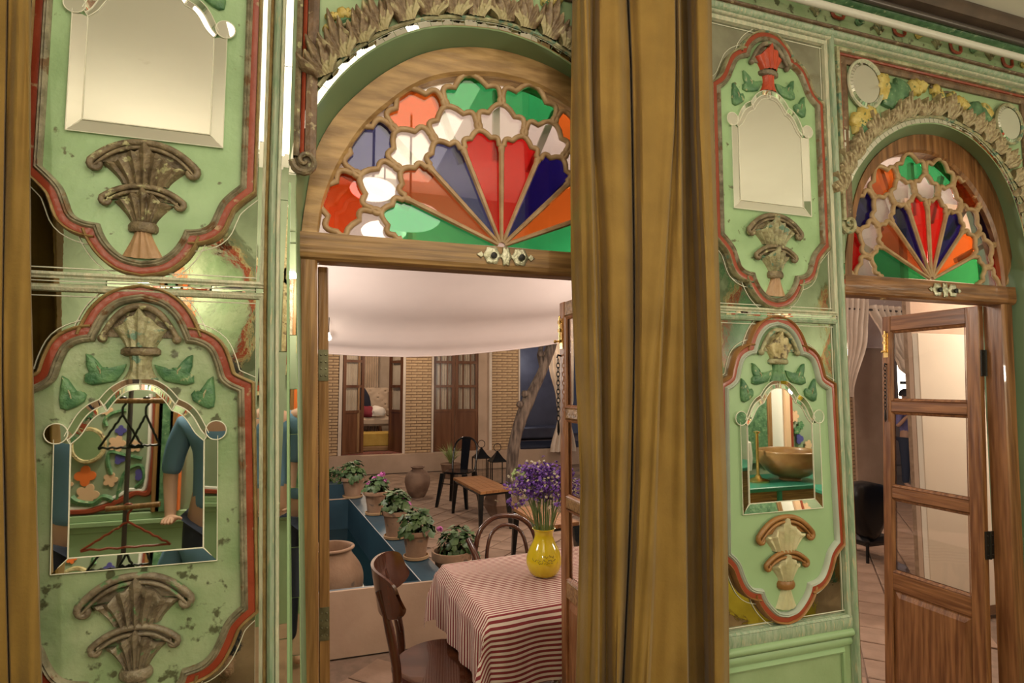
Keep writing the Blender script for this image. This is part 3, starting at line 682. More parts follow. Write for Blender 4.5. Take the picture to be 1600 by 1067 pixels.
# cornice above panels and arches
p6 = tz('trim_6', 'carved and painted cornice running above the panels and arches under the ceiling')
hstrip('cornice_moulding', -2.4, 5.4, 2.885, 2.897, -.018, 'frame_white', p6, .006)
hstrip('cornice_moulding', -2.4, 5.4, 2.897, 2.925, -.022, 'green_trim', p6, .012)
hstrip('cornice_moulding', -2.4, 5.4, 2.925, 2.938, -.028, 'frame_brown', p6, .006)
hstrip('frieze_board', -2.4, 5.4, 2.938, 3.03, -.012, 'green_field_aged', p6)
hstrip('cornice_moulding', -2.4, 5.4, 3.03, 3.062, -.04, 'green_dark', p6, .012)
hstrip('dark_beam', -2.4, 5.4, 3.062, 3.122, -.10, 'beam', p6, .01)
mb = MB(); box(mb, (-2.4, -.10, 3.061), (5.4, -.01, 3.063)); obj('beam_underside', mb, 'beam', p6)
rnd = random.Random(11)
for i in range(15):
    x = 1.72+i*.105; z = 2.985+.010*math.sin(i*1.7); mb = MB()
    if i % 3 == 0:
        for q in range(5):
            a = PI/2+(q-2)*.45; relief(mb, [(x+.004*math.cos(a+PI/2), z-.02), (x-.004*math.cos(a+PI/2), z-.02), (x+.032*math.cos(a)-.006, z-.02+.045*math.sin(a)), (x+.032*math.cos(a)+.006, z-.02+.045*math.sin(a))], -.013, .010)
        obj('frieze_palmette', mb, 'carved_olive', p6, smooth=True)
    elif i % 3 == 1:
        pts = [(x-.03, -.016, z+.02), (x-.025, -.02, z-.012), (x, -.022, z-.02), (x+.025, -.02, z-.01), (x+.03, -.016, z+.02)]
        tube(mb, crom(pts, 4), .006, 6); obj('frieze_bracket', mb, 'red_band', p6, smooth=True)
    else:
        pts = [(x+.022*math.cos(t*.5)*(1-t*.06), -.018, z+.018*math.sin(t*.5)*(1-t*.06)) for t in range(13)]
        tube(mb, pts, .006, 6); obj('frieze_scroll', mb, 'yellow_leaf' if i % 2 else 'green_dark', p6, smooth=True)

# ------------------------------------------------------------------ arches: mirror tiles, acanthus crown, spandrel frame, ovals, scrolls
def smooth_arch(base): return resample(crom(base, 6), 260)
def arch_trim(base, cx, name, label, left, step):
    root = empty(name, (cx, 0, 2.0), label, 'arch surround', kind='structure')
    c = smooth_arch(base); c = [p for p in c if p[1] > (.3 if left else 2.0)] if left else c
    L_ = [0]
    for a, b in zip(c, c[1:]): L_.append(L_[-1]+math.dist(a, b))
    tot = L_[-1]; o1 = offset(c, -.002, False); o2 = offset(c, -.020, False)
    if (o2[len(o2)//2][1] < c[len(c)//2][1]): o1 = offset(c, .002, False); o2 = offset(c, .020, False)
    rnd = random.Random(21); s = 0; k = 0
    def at(P, s):
        i = min(max(int(s/tot*(len(c)-1)), 0), len(c)-2)
        while i > 0 and L_[i] > s: i -= 1
        while i < len(c)-2 and L_[i+1] < s: i += 1
        u = (s-L_[i])/max(L_[i+1]-L_[i], 1e-9); return tuple(a+(b-a)*u for a, b in zip(P[i], P[i+1]))
    sil = None
    while s < tot-.004:
        z = at(c, s)[1]; h = (step if z > 2.45 else step*1.7 if z > 2.25 else step*4)*rnd.uniform(.85, 1.15)
        e = min(s+h, tot); mb = MB(); q = 3; t = rnd.uniform(-.0006, .0006)
        A = [at(o1, s+.0008+(e-s-.0016)*i/q) for i in range(q+1)]; B = [at(o2, s+.0008+(e-s-.0016)*i/q) for i in range(q+1)]
        vs = [(x, -.0065+t, zz) for x, zz in A]+[(x, -.0045-t, zz) for x, zz in B]+[(x, -.0005, zz) for x, zz in A]+[(x, -.0005, zz) for x, zz in B]
        n = q+1; fs = [(i, i+1, n+i+1, n+i) for i in range(q)]+[(i, i+1, 2*n+i+1, 2*n+i) for i in range(q)]+[(n+i, n+i+1, 3*n+i+1, 3*n+i) for i in range(q)]+[(0, n, 3*n, 2*n), (q, n+q, 3*n+q, 2*n+q)]
        mb.add(vs, fs); obj('mirror_tile', mb, 'mirror', root, fixn=False); s = e; k += 1
    # rounded gesso bead just outside the tiles
    o3 = [p for p in (offset(c, -.027, False) if o2[len(o2)//2][1] > c[len(c)//2][1] and math.dist(offset(c, -.027, False)[130], o2[130]) < .01 else offset(c, .027, False)) if p[1] > (2.40 if left else 2.27)]
    mb = MB(); tube(mb, [(x, -.006, z) for x, z in o3[::2]], .006, 6); obj('gesso_bead', mb, 'carved_olive', root, smooth=True)
    return root, o3
rL, outL = arch_trim(ARCH_L, .53, 'trim_7', 'row of small mirror tiles bordering the near arch, with carved acanthus crown', True, .034)
rR, outR = arch_trim(ARCH_R, 2.40, 'trim_8', 'row of small mirror tiles bordering the far arch, with carved acanthus crown', False, .026)
def acanthus_mesh(seed, H=.105, Wd=.10, lean=.0):
    # a sprig of long flutes with a ragged top, local x across, z up, y = -relief
    rnd = random.Random(seed); mb = MB(); NS = 30; NT = 8; tips = [rnd.uniform(.62, 1.0) for _ in range(6)]; tips[2] = 1.0
    vs = []; fs = []
    for j in range(NT+1):
        t = j/NT
        for i in range(NS+1):
            s = i/NS; f = s*5; a = int(min(f, 4.999)); loc = f-a
            top = tips[a]*(.62+.38*math.sin(PI*min(max(loc, 0), 1))**.45)*(1-.22*abs(2*s-1))
            w = (.55+.45*math.sin(t*PI*.5))*Wd
            x = (s-.5)*w+lean*t*t*H+.006*math.sin(t*5+a)
            rid = abs(math.sin(PI*loc)); z = t*top*H
            y = -(.006+.018*math.sin(PI*min(t*.75+.12, 1))+.011*rid*(.3+t)+(.010*t*t))
            vs.append((x, y, z))
    n = NS+1
    for j in range(NT):
        for i in range(NS): fs.append((j*n+i, j*n+i+1, (j+1)*n+i+1, (j+1)*n+i))
    b = len(vs)
    for i in range(n): vs.append((vs[NT*n+i][0], -.001, vs[NT*n+i][2]))
    for i in range(NS): fs.append((NT*n+i, NT*n+i+1, b+i+1, b+i))
    for e in (0, NS):
        b2 = len(vs)
        for j in range(NT+1): vs.append((vs[j*n+e][0], -.001, vs[j*n+e][2]))
        for j in range(NT): fs.append((j*n+e, (j+1)*n+e, b2+j+1, b2+j))
    mb.add(vs, fs); return mb
ACM = {}
for m_ in ('acanthus_gilt', 'acanthus_straw'):
    for k in range(4):
        mb = acanthus_mesh(30+k); ACM[m_, k] = mb.mesh('acanthus_leaf', m_, True)
def crown(root, o3, cx, m_, zmin, cs=1.0):
    L_ = [0]; c = o3
    for a, b in zip(c, c[1:]): L_.append(L_[-1]+math.dist(a, b))
    n = int(L_[-1]/.072)
    for i in range(n):
        s = (i+.5)/n*L_[-1]; j = max(k for k in range(len(L_)-1) if L_[k] <= s); p = c[j]; q = c[j+1]
        ang = math.atan2(p[1]-2.08, p[0]-cx); tx, tzv = q[0]-p[0], q[1]-p[1]; na = math.atan2(tx, -tzv)   # outward
        out = math.atan2(-(-tx), -tzv)
        nx, nz = -tzv, tx
        if nx*(p[0]-cx)+nz*(p[1]-2.1) < 0: nx, nz = -nx, -nz
        a = math.atan2(nx, nz); side = 1 if p[0] > cx else -1
        a2 = a*.58+.12*math.sin(i*1.3)
        o = link('acanthus_leaf', ACM[m_, i % 4], root, (p[0]+.006*nx, -.002, p[1]+.006*nz))
        sc = 1.0+.22*math.sin(i*2.1); o.rotation_euler = (0, a2, 0); o.scale = (side*-1*.95*min(1, cs+.08), 1.15*cs, sc*cs)
crown(rL, outL, .50, 'acanthus_gilt', 2.1); crown(rR, outR, 2.37, 'acanthus_straw', 2.1, .80)
def spandrel(cx, sc, label_s, bm1, bm2, rx1, rx0, T, flip=False):
    root = empty('carved_spandrel', (cx, 0, 2.75), label_s, 'carving')
    xa, xb, zt = cx-rx0, cx+rx1, 2.868
    # frame: moulding, red line, dark inner flat
    P = [(xa+.062, 2.20), (xa+.062, zt-.058), (xb-.062, zt-.058), (xb-.062, 2.20)]
    for nm, d0, d1, y, m in (('frame_flat', 0, .030, -.010, 'frame_brown'), ('red_line', .030, .042, -.012, 'red_band'), ('frame_moulding', .042, .058, -.020, bm1)):
        mb = MB(); band(mb, P, [(-d0, -.002), (-d0-.001, y), (-(d0+d1)/2, y-.004), (-d1+.001, y), (-d1, -.002)], closed=False)
        if offset(P, -.01, False)[0][0] > P[0][0]: mb = MB(); band(mb, P, [(d0, -.002), (d0+.001, y), ((d0+d1)/2, y-.004), (d1-.001, y), (d1, -.002)], closed=False)
        obj(nm, mb, m, root, smooth=False)
    for sx, xx in ((1, xa+.035), (-1, xb-.035)):      # scrolls that end the frame
        mb = MB(); pts = [(xx+sx*(.033-i*.0016)*math.cos(PI+i*.5)*1.0, -.012-.0006*i, 2.19+(.036-i*.0018)*math.sin(PI+i*.5)) for i in range(19)]
        tube(mb, pts, [.010-.0003*i for i in range(19)], 7); relief(mb, [(xx-.03, 2.19), (xx, 2.155), (xx+.03, 2.19), (xx+.022, 2.22), (xx-.022, 2.22)], -.002, .01)
        obj('frame_scroll', mb, bm1, root, smooth=True)
    return root
spL = spandrel(.50, 1, 'brown framed spandrel with green scroll carving above the near arch', 'carved_brown', 0, .60, .585, TI)
spR = spandrel(2.35, 1, 'dark red framed spandrel with yellow and green scroll carving above the far arch', 'carved_olive', 0, .565, .545, TI)
def oval_mirror(x, z, r, label, rim, y=-.012, rz=1.0):
    root = empty('round_wall_mirror', (x, y, z), label, 'mirror', 'round mirrors over the arches')
    mb = MB(); n = 32; c = [(x+r*.78*math.cos(2*PI*i/n), z+r*rz*.78*math.sin(2*PI*i/n)) for i in range(n)]
    mb.add([(a, y-.006, b) for a, b in c], [tuple(range(n))]); obj('mirror_disc', mb, 'mirror', root, fixn=False)
    for i in range(36):
        a0 = 2*PI*i/36+.012; a1 = 2*PI*(i+1)/36-.012; mb = MB()
        q = [(x+r*k*math.cos(a), z+r*rz*k*math.sin(a)) for k, a in ((.80, a0), (.95, a0), (.95, a1), (.80, a1))]
        mb.add([(q[0][0], y-.008, q[0][1]), (q[1][0], y-.003, q[1][1]), (q[2][0], y-.003, q[2][1]), (q[3][0], y-.008, q[3][1])], [(0, 1, 2, 3)]); obj('rim_mirror_tile', mb, 'mirror', root, fixn=False)
    mb = MB(); tube(mb, [(x+r*math.cos(2*PI*i/n), y-.003, z+r*rz*math.sin(2*PI*i/n)) for i in range(n)], r*.07, 6, closed=True)
    prism(mb, [(x+r*.97*math.cos(2*PI*i/n), z+r*rz*.97*math.sin(2*PI*i/n)) for i in range(n)], y-.001, -.002); obj('rim', mb, rim, root, smooth=True)
    return root
oval_mirror(.098, 2.79, .095, 'round mirror with mirror tile rim left above the near arch, cut by the photo top', 'carved_grey')
oval_mirror(1.952, 2.742, .086, 'round pale mirror left above the far arch beside yellow carving', 'frame_white', rz=1.1)
pR2 = W(1571, 196); oval_mirror(pR2.x, pR2.z, .082, 'small dark round mirror right above the far arch', 'carved_olive', rz=1.05)
def scroll(root, pts, m, r=.007, nm='scroll_stem', y=-.012):
    mb = MB(); P = crom([(x, z) for x, z in pts], 5); n = len(P); tube(mb, [(p[0], y, p[1]) for p in P], [r*(1-.55*i/n) for i in range(n)], 7)
    o = obj(nm, mb, m, root, smooth=True); return o
def flame(root, x, z, a, L_, w, m, nm='carved_leaflet'):
    ca, sa = math.cos(a), math.sin(a); loc = [(0, -.25), (.2, -.5), (.32, -.3), (.48, -.52), (.6, -.28), (.78, -.38), (1, 0), (.78, .38), (.6, .28), (.48, .52), (.32, .3), (.2, .5), (0, .25)]
    mb = MB(); relief(mb, [(x+ca*u*L_-sa*v*w, z+sa*u*L_+ca*v*w) for u, v in loc], -.002, .024, jit=.004); return obj(nm, mb, m, root, smooth=True)
# right spandrel carving, positions measured on the wall
def wp(x, y): p = W(x, y); return (p.x, p.z)
def zc(x, y): return (1280+x/4.103, y/4.103)
def wz(x, y): return wp(*zc(x, y))
for a, b, m in (((385, 480), (400, 640), 'yellow_leaf'), ((560, 575), (660, 560), 'yellow_leaf'), ((710, 560), (770, 650), 'yellow_leaf'), ((820, 600), (850, 670), 'yellow_leaf'), ((850, 650), (930, 690), 'yellow_leaf'), ((350, 740), (205, 790), 'yellow_leaf'), ((270, 770), (215, 850), 'yellow_leaf'), ((1080, 760), (1030, 680), 'yellow_leaf'),
                ((540, 560), (410, 660), 'green_dark'), ((330, 790), (230, 840), 'green_dark'), ((950, 690), (1080, 810), 'green_dark'), ((1000, 760), (1080, 830), 'green_dark')):
    p = wz(*a); q = wz(*b); d = math.dist(p, q); flame(spR, *p, math.atan2(q[1]-p[1], q[0]-p[0]), d*1.15, max(d*.75, .035), m)
scroll(spR, [wz(415, 660), wz(470, 620), wz(540, 640), wz(560, 600), wz(535, 550), wz(515, 570)], 'green_dark', .011)
scroll(spR, [wz(560, 590), wz(620, 600), wz(660, 570), wz(665, 545), wz(645, 550)], 'yellow_leaf', .008)
scroll(spR, [wz(690, 560), wz(720, 590), wz(740, 640), wz(780, 600), wz(830, 610), wz(860, 660), wz(940, 680), wz(960, 720), wz(1000, 760), wz(1070, 800)], 'carved_brown', .006)
scroll(spR, [wz(935, 680), wz(960, 740), wz(1020, 770), wz(1080, 820)], 'green_dark', .010)
for q in ((150, 870), (150, 950), (165, 1020)):
    p = wz(*q); mb = MB(); prism(mb, [(p[0]-.005, p[1]-.022), (p[0]+.022, p[1]-.022), (p[0]+.022, p[1]+.018), (p[0]-.005, p[1]+.018)], -.012, -.001); obj('mirror_chip', mb, 'mirror', spR)
# left spandrel carving
def z4(x, y): return wp(380+x/4.104, y/4.104)
for a, b, m in (((620, 130), (530, 120), 'yellow_leaf'), ((600, 190), (515, 200), 'yellow_leaf'), ((600, 100), (740, 125), 'yellow_leaf'), ((850, 95), (860, 140), 'green_dark')):
    p = z4(*a); q = z4(*b); d = math.dist(p, q); flame(spL, *p, math.atan2(q[1]-p[1], q[0]-p[0]), d*1.1, d*.7, m)
scroll(spL, [z4(800, 150), z4(700, 140), z4(620, 160), z4(570, 210), z4(580, 270), z4(615, 280), z4(610, 250)], 'green_dark', .011)
scroll(spL, [z4(760, 170), z4(680, 165), z4(600, 200), z4(560, 260), z4(590, 290)], 'carved_olive', .006)
def z5(x, y): return wp(600+x/5.333, y/5.333)
scroll(spL, [z5(60, 20), z5(110, 40), z5(70, 70), z5(100, 95), z5(140, 40)], 'green_dark', .010)
scroll(spL, [z5(320, -40), z5(350, 5), z5(390, 0), z5(430, -40)], 'green_dark', .010)
for a, b in (((1300, 20), (1400, 45)), ((1370, 10), (1460, 35)), ((960, 0), (975, 30))):
    p = z5(*a); q = z5(*b); d = math.dist(p, q); flame(spL, *p, math.atan2(q[1]-p[1], q[0]-p[0]), d*1.2, d*.8, 'yellow_leaf')
for sp_, cx in ((spL, .50),):
    for k in range(5):
        x = cx-.1+k*.12; flame(sp_, x, 2.80-.01*abs(k-2), PI*.5 if k % 2 else -PI*.4, .05, .035, 'yellow_leaf' if k % 2 else 'green_dark')

# ------------------------------------------------------------------ fanlights
def outline(th, half, rj, ra, wd, n=6):
    # scalloped petal head: five lobes from one junction to the other, local (radius, angle)
    pts = [(-1, rj), (-.93*wd, rj+(ra-rj)*.42), (-.52*wd, rj+(ra-rj)*.80), (.52*wd, rj+(ra-rj)*.80), (.93*wd, rj+(ra-rj)*.42), (1, rj)]
    P = [(r*math.cos(th+half*u*-1), r*math.sin(th+half*u*-1)) for u, r in pts]
    bul = (.30, .42, .40, .42, .30); out = []
    cen = ((rj+(ra-rj)*.35)*math.cos(th), (rj+(ra-rj)*.35)*math.sin(th))
    for i in range(5):
        a, b = P[i], P[i+1]; m = ((a[0]+b[0])/2, (a[1]+b[1])/2); L_ = math.dist(a, b)
        nx, nz = (b[1]-a[1])/L_, -(b[0]-a[0])/L_
        if nx*(m[0]-cen[0])+nz*(m[1]-cen[1]) < 0: nx, nz = -nx, -nz
        for k in range(n):
            t = k/n; h = 4*t*(1-t)*bul[i]*L_; out.append((a[0]+(b[0]-a[0])*t+nx*h, a[1]+(b[1]-a[1])*t+nz*h))
    out.append(P[5]); return out
def fan(name, cx, cz, sx, sz, inner, label, colors1, colors3):
    root = empty(name, (cx, .1, cz), label, 'window', kind='structure')
    Tf = lambda p: (cx+p[0]*sx, cz+p[1]*sz)
    H = R(11.25); y = .100
    trac = []; r1 = {}; r2 = {}; r3 = {}
    for k in range(8): r1[k] = outline(R(11.25+22.5*k), H, .308, .362, .92)
    for k in range(9): r2[k] = outline(R(22.5*k), H, .376, .447, 1.0)
    for k in range(8): r3[k] = outline(R(11.25+22.5*k), H, .462, .533, 1.02)
    def clipz(P): return [p for p in P if p[1] > -.004]
    for k in range(8):
        for d in (r1, r3):
            mb = MB(); tube(mb, [(*Tf(p)[:1], y-.008, Tf(p)[1]) for p in d[k]], .0092, 8, flat=1); obj('tracery_bar', mb, 'tracery', root, smooth=True)
    for k in range(9):
        P = clipz(r2[k])
        if len(P) > 3:
            mb = MB(); tube(mb, [(Tf(p)[0], y-.008, Tf(p)[1]) for p in P], .0092, 8); obj('tracery_bar', mb, 'tracery', root, smooth=True)
    for k in range(1, 8):
        a = R(22.5*k); mb = MB(); tube(mb, [(*Tf((r*math.cos(a), r*math.sin(a)))[:1], y-.009, Tf((r*math.cos(a), r*math.sin(a)))[1]) for r in (.012, .16, .312)], [.0065, .0085, .0092], 6, flat=1); obj('fan_ray', mb, 'tracery', root, smooth=True)
        mb = MB(); a2 = a; ca, sa = math.cos(a2), math.sin(a2); w = .011
        P = [(r*ca-s*w*sa, r*sa+s*w*ca) for r, s in ((.30, 1), (.30, -1), (.54, -1), (.54, 1))]
        prism(mb, [Tf(p) for p in P], y+.045, y+.062); obj('rear_ray', mb, 'linen', root)
    def pane(P, m, lab=None, yy=y):
        P = dedupe(P); mb = MB(); prism(mb, [Tf(p) for p in P], yy, yy+.003); obj('glass_pane', mb, m, root, label=lab, fixn=False)
    nm = {'g_green': 'green', 'g_red': 'red', 'g_navy': 'deep blue', 'g_orange': 'orange', 'g_brown': 'brown orange', 'g_blue': 'grey blue', 'g_vermilion': 'orange red'}
    for k in range(8): pane([(0.012*math.cos(R(11.25+22.5*k)), .012*math.sin(R(11.25+22.5*k)))]+r1[k], colors1[k], nm[colors1[k]]+' glass pane')
    for k in range(9):
        up = r2[k]; lo = []
        if k <= 7: h = r1[k]; lo_a = h[:len(h)//2+1][::-1]     # from apex of the petal to its lower-angle... junction
        P = [p for p in up]
        if 1 <= k <= 7:
            A = r1[k]; B = r1[k-1]; mid = len(A)//2
            # outline runs from high angle (u=-1) to low angle; junction between k and k-1 is at the end of A / start of B
            P = up+[b for b in B[:mid+1]][::-1]+[a for a in A[mid:]][::-1]
        elif k == 0: A = r1[0]; mid = len(A)//2; P = [p for p in up if p[1] >= 0]+[(up[-1][0], 0)]*0+[(.31, 0)]+A[mid:][::-1]
        else: B = r1[7]; mid = len(B)//2; P = B[:mid+1][::-1]+[(-.31, 0)]+[p for p in up if p[1] >= 0]; P = [p for p in up if p[1] >= 0]+B[:mid+1][::-1]+[(-.31, 0)]
        pane(P, 'clear_glass', yy=y+.001)
    for k in range(8):
        up = r3[k]; B = r2[k]; A = r2[k+1]; mid = len(A)//2
        P = up+[p for p in B[:mid+1][::-1]]+[p for p in A[mid:][::-1]]
        P = [p for p in P if p[1] > -.002]
        pane(P, colors3[k], nm[colors3[k]]+' glass pane', yy=y+.002)
    # clear outer glass filling the arch
    q = crom(inner, 3); mb = MB(); prism(mb, dedupe(q), y+.006, y+.009); obj('outer_glass', mb, 'clear_glass', root, fixn=False)
    return root
C1 = ['g_green', 'g_orange', 'g_navy', 'g_red', 'g_red', 'g_blue', 'g_brown', 'g_green']
C1R = ['g_green', 'g_orange', 'g_navy', 'g_red', 'g_red', 'g_navy', 'g_brown', 'g_green']
C3 = ['g_red', 'g_navy', 'g_orange', 'g_green', 'g_green', 'g_orange', 'g_blue', 'g_vermilion']
C3R = ['g_red', 'g_navy', 'g_orange', 'g_green', 'g_green', 'g_orange', 'g_navy', 'g_red']
fan('window_1', .529, 2.030, 1.0, .985, FRI_L, 'arched fanlight of coloured glass petals over the near doorway', C1, C3)
fan('window_2', 2.395, 2.032, .885, .96, FRI_R, 'arched fanlight of coloured glass petals over the far doorway', C1R, C3R)

# ------------------------------------------------------------------ doors
def door(name, label, fro, fri, jl, jr, wood, woodh, wooda, T, ex, x_lintel):
    root = empty(name, ((jl[0]+jr[1])/2, .12, 0), label, 'door', kind='structure')
    a = resample(crom([p for p in fro if p[1] >= 1.99], 5), 70); b = resample(crom(fri, 5), 70)
    cuts = [0, 14, 30, 44, 58, 69]
    for c0, c1 in zip(cuts, cuts[1:]):
        mb = MB(); vs = []; fs = []; n = 0
        for i in range(c0, c1+1):
            o, q = a[i], b[i]; m_ = (o[0]*.12+q[0]*.88, o[1]*.12+q[1]*.88)
            vs += [(o[0], .135, o[1]), (o[0], .076, o[1]), (m_[0], .076, m_[1]), (q[0], .086, q[1]), (q[0], .135, q[1])]; n += 1
        for i in range(n-1):
            for k in range(4): fs.append((5*i+k, 5*i+k+1, 5*i+k+6, 5*i+k+5))
        fs += [(0, 1, 2, 3, 4), tuple(5*(n-1)+k for k in (4, 3, 2, 1, 0))]
        mb.add(vs, fs); obj('arch_board', mb, wooda, root)
    xl, xr = x_lintel
    mb = MB(); prof = [(.135, 2.022), (.066, 2.022), (.064, 1.985), (.064, 1.965), (.068, 1.952), (.078, 1.945), (.09, 1.944), (.135, 1.944)]
    vs = [(x, y, z) for x in (xl, xr) for y, z in prof]; k = len(prof); mb.add(vs, [(i, (i+1) % k, k+(i+1) % k, k+i) for i in range(k)]+[tuple(range(k)), tuple(range(2*k-1, k-1, -1))])
    obj('lintel', mb, woodh, root, smooth=False)
    for x0, x1 in jl, jr:
        mb = MB(); n = 8
        for j in range(n+1):
            z = 1.946*j/n; mb.v += [tuple(T(Vector(v))) for v in ((x0, .15, z), (x0, .080, z), (x0+.006, .076, z), (x1-.006, .076, z), (x1, .082, z), (x1, .15, z))]
        for j in range(n):
            for k in range(5): mb.f.append((6*j+k, 6*j+k+1, 6*j+k+7, 6*j+k+6)); mb.m.append(0)
        obj('door_jamb', mb, wood, root)
    # ornate latch plate
    ex0, ez = ex; mb = MB()
    def lob(x, z, rx, rz, n=20, sc=.12): return [(x+rx*(1+sc*math.cos(6*t))*math.cos(t), z+rz*(1+sc*math.cos(6*t))*math.sin(t)) for t in [2*PI*i/n for i in range(n)]]
    for dx, rx, rz in ((-.045, .026, .027), (.045, .026, .027), (0, .016, .030)): relief(mb, lob(ex0+dx, ez, rx, rz, sc=.10 if dx else .16), .063, .006)
    for s_ in (-1, 1):
        relief(mb, [(ex0+s_*.070, ez), (ex0+s_*.080, ez+.011), (ex0+s_*.094, ez), (ex0+s_*.080, ez-.011)], .063, .005)
        relief(mb, [(ex0+s_*.012, ez-.005), (ex0+s_*.03, ez-.006), (ex0+s_*.03, ez+.006), (ex0+s_*.012, ez+.005)], .063, .004)
    pl = obj('latch_plate', mb, 'brass_old', root, smooth=True)
    for s_ in (-1, 1):
        mb = MB(); lathe(mb, [(.001, -.0), (.009, .002), (.010, .008), (.001, .010)], (0, 0, 0), 12); mb.map(lambda v: Vector((ex0+s_*.045+v.x+.003, .056-v.z, ez+v.y-.002))); obj('latch_knob', mb, 'black_iron', pl, smooth=True)
    return root
TJ = lambda v: Vector((v.x+.0266*max(0, 1.95-v.z), v.y, v.z))
TK = lambda v: Vector((v.x-.01*max(0, 1.95-v.z), v.y, v.z))
d1 = door('door_1', 'near arched wooden double door frame with pale oak jamb', FRO_L, FRI_L, (-.062, -.014), (1.01, 1.06), 'oak', 'oak_h', 'oak_d', lambda v: TJ(v) if v.x < .5 else v, (.535, 1.992), (-.062, 1.06))
d2 = door('door_2', 'far arched wooden double door frame in brown walnut', FRO_R, FRI_R, (1.87, 1.915), (2.792, 2.862), 'walnut', 'walnut_h', 'walnut', lambda v: v if v.x < 2.3 else Vector((v.x-.028*max(0, 1.95-v.z), v.y, v.z)), (2.43, 1.986), (1.86, 2.87))
def leaf(root, hx, y0, L_, th, side, wood, T, zs, hinge_side=True, hinges=(), furniture=None, hm='hinge_metal', face_only=False):
    """leaf opened at a right angle: runs along +y from y0; hx = x of its face, thickness th towards side; zs = heights of rails"""
    xa, xb = sorted((hx, hx+side*th)); z_top, gl, pb = zs
    st = .058; y1 = y0+L_
    mb = MB(); bbox_(mb, (xa, y0, .06), (xb, y0+st, z_top), .003); bbox_(mb, (xa, y1-st*.8, .06), (xb, y1, z_top), .003)
    mb.map(T); lf = obj('door_leaf', mb, wood, root)
    rails = [(gl[0][0], z_top)]+[(gl[i+1][0], gl[i][1]) for i in range(0)]
    tops = [z_top]+[g[0] for g in gl]  # not used directly
    rz = [(gl[0][1], z_top)]
    for i in range(len(gl)-1): rz.append((gl[i+1][1], gl[i][0]))
    rz.append((pb, gl[-1][0])); rz.append((.06, .16))
    for z0, z1 in rz:
        mb = MB(); bbox_(mb, (xa+.002, y0+st-.004, z0), (xb-.002, y1-st*.8+.004, z1), .006)
        for k_ in (0, 1):
            pass
        mb.map(T); obj('rail', mb, 'walnut_h' if wood == 'walnut' else 'oak_h', lf)
    for z0, z1 in gl:
        mb = MB(); xm = (xa+xb)/2; box(mb, (xm-.0015, y0+st-.002, z0-.002), (xm+.0015, y1-st*.8+.002, z1+.002)); mb.map(T); obj('glass_pane', mb, 'leaf_glass', lf)
        for xf in (xa, xb):   # glazing beads
            s_ = -1 if xf == xa else 1; xi = xf-s_*.008
            mb = MB(); Pq = [(y0+st, z0), (y1-st*.8, z0), (y1-st*.8, z1), (y0+st, z1)]
            m2 = MB(); band(m2, Pq, [(0, 0), (-.005, .003), (-.011, .009)]); mb.add([(xf-s_*.001-s_*v[1], v[0], v[2]) for v in m2.v], m2.f); mb.map(T); obj('glazing_bead', mb, wood, lf)
    mb = MB(); xm = (xa+xb)/2; P0, P1 = (.16, pb)
    box(mb, (xm-.004, y0+st, P0), (xm+.004, y1-st*.8, P1)); mb.map(T); pn = obj('panel', mb, wood, lf)
    for s_, xf in ((-1, xa), (1, xb)):
        mb = MB(); ya, yb_ = y0+st+.03, y1-st*.8-.03; xs = xm+s_*.0045; xt = xf-s_*.003
        o_ = [(xs, ya-.022, P0+.008), (xs, yb_+.022, P0+.008), (xs, yb_+.022, P1-.008), (xs, ya-.022, P1-.008)]; i_ = [(xt, ya, P0+.03), (xt, yb_, P0+.03), (xt, yb_, P1-.03), (xt, ya, P1-.03)]
        mb.add(o_+i_, [(0, 1, 5, 4), (1, 2, 6, 5), (2, 3, 7, 6), (3, 0, 4, 7), (4, 5, 6, 7)]); mb.map(T); obj('raised_field', mb, wood, pn)
    for hz in hinges:
        mb = MB(); box(mb, (xa+.001, y0-.003, hz-.045), (xb-.001, y0, hz+.045))
        kx = xb if side < 0 else xa
        kx = hx+(side*th if False else 0)
        for q in (-.03, -.01, .01, .03):
            for xx in (xa+.008, xb-.008): lathe(mb, [(.001, .0), (.0035, .001), (.0035, .002), (.0005, .003)], (0, 0, 0), 8) if False else ball(mb, (xx, y0-.004, hz+q), .003, 4)
        mb.map(T); obj('hinge', mb, hm, lf)
    return lf, xa, xb, y1
# near doorway, left leaf: seen edge on with its hinge plates
zL = XP(0, 0, 1) if False else None
lfL, *_ = leaf(d1, -.013, .152, .42, .029, 1, 'oak', TJ, (1.943, [(1.62, 1.86), (1.32, 1.575), (1.02, 1.275)], .95), hinges=(1.655, .93))
# near doorway, right leaf: free end seen beside the curtain
zt = XP(884, 462, .93).z
lfR, xa, xb, y1 = leaf(d1, .905, .152, .363, .03, 1, 'chestnut', TI, (1.925, [(1.51, 1.865), (1.17, 1.465), (.86, 1.125)], .79), hinges=())
def bolt(parent, x, y, z, ln, T=TI, nx=-1, m='brass'):
    mb = MB(); box(mb, (x, y-.013, z-ln/2), (x+nx*.003, y+.013, z+ln/2)); tube(mb, [(x+nx*.009, y, z-ln*.3), (x+nx*.009, y, z+ln/2+.01)], .0045, 8)
    for q in (-.25, .1, .38): box(mb, (x, y-.010, z+ln*q-.006), (x+nx*.014, y+.010, z+ln*q+.006))
    tube(mb, [(x+nx*.009, y, z-ln*.25), (x+nx*.028, y-.004, z-ln*.27)], .004, 6); ball(mb, (x+nx*.03, y-.004, z-ln*.27), .007, 6); mb.map(T); obj('bolt', mb, m, parent, smooth=True)
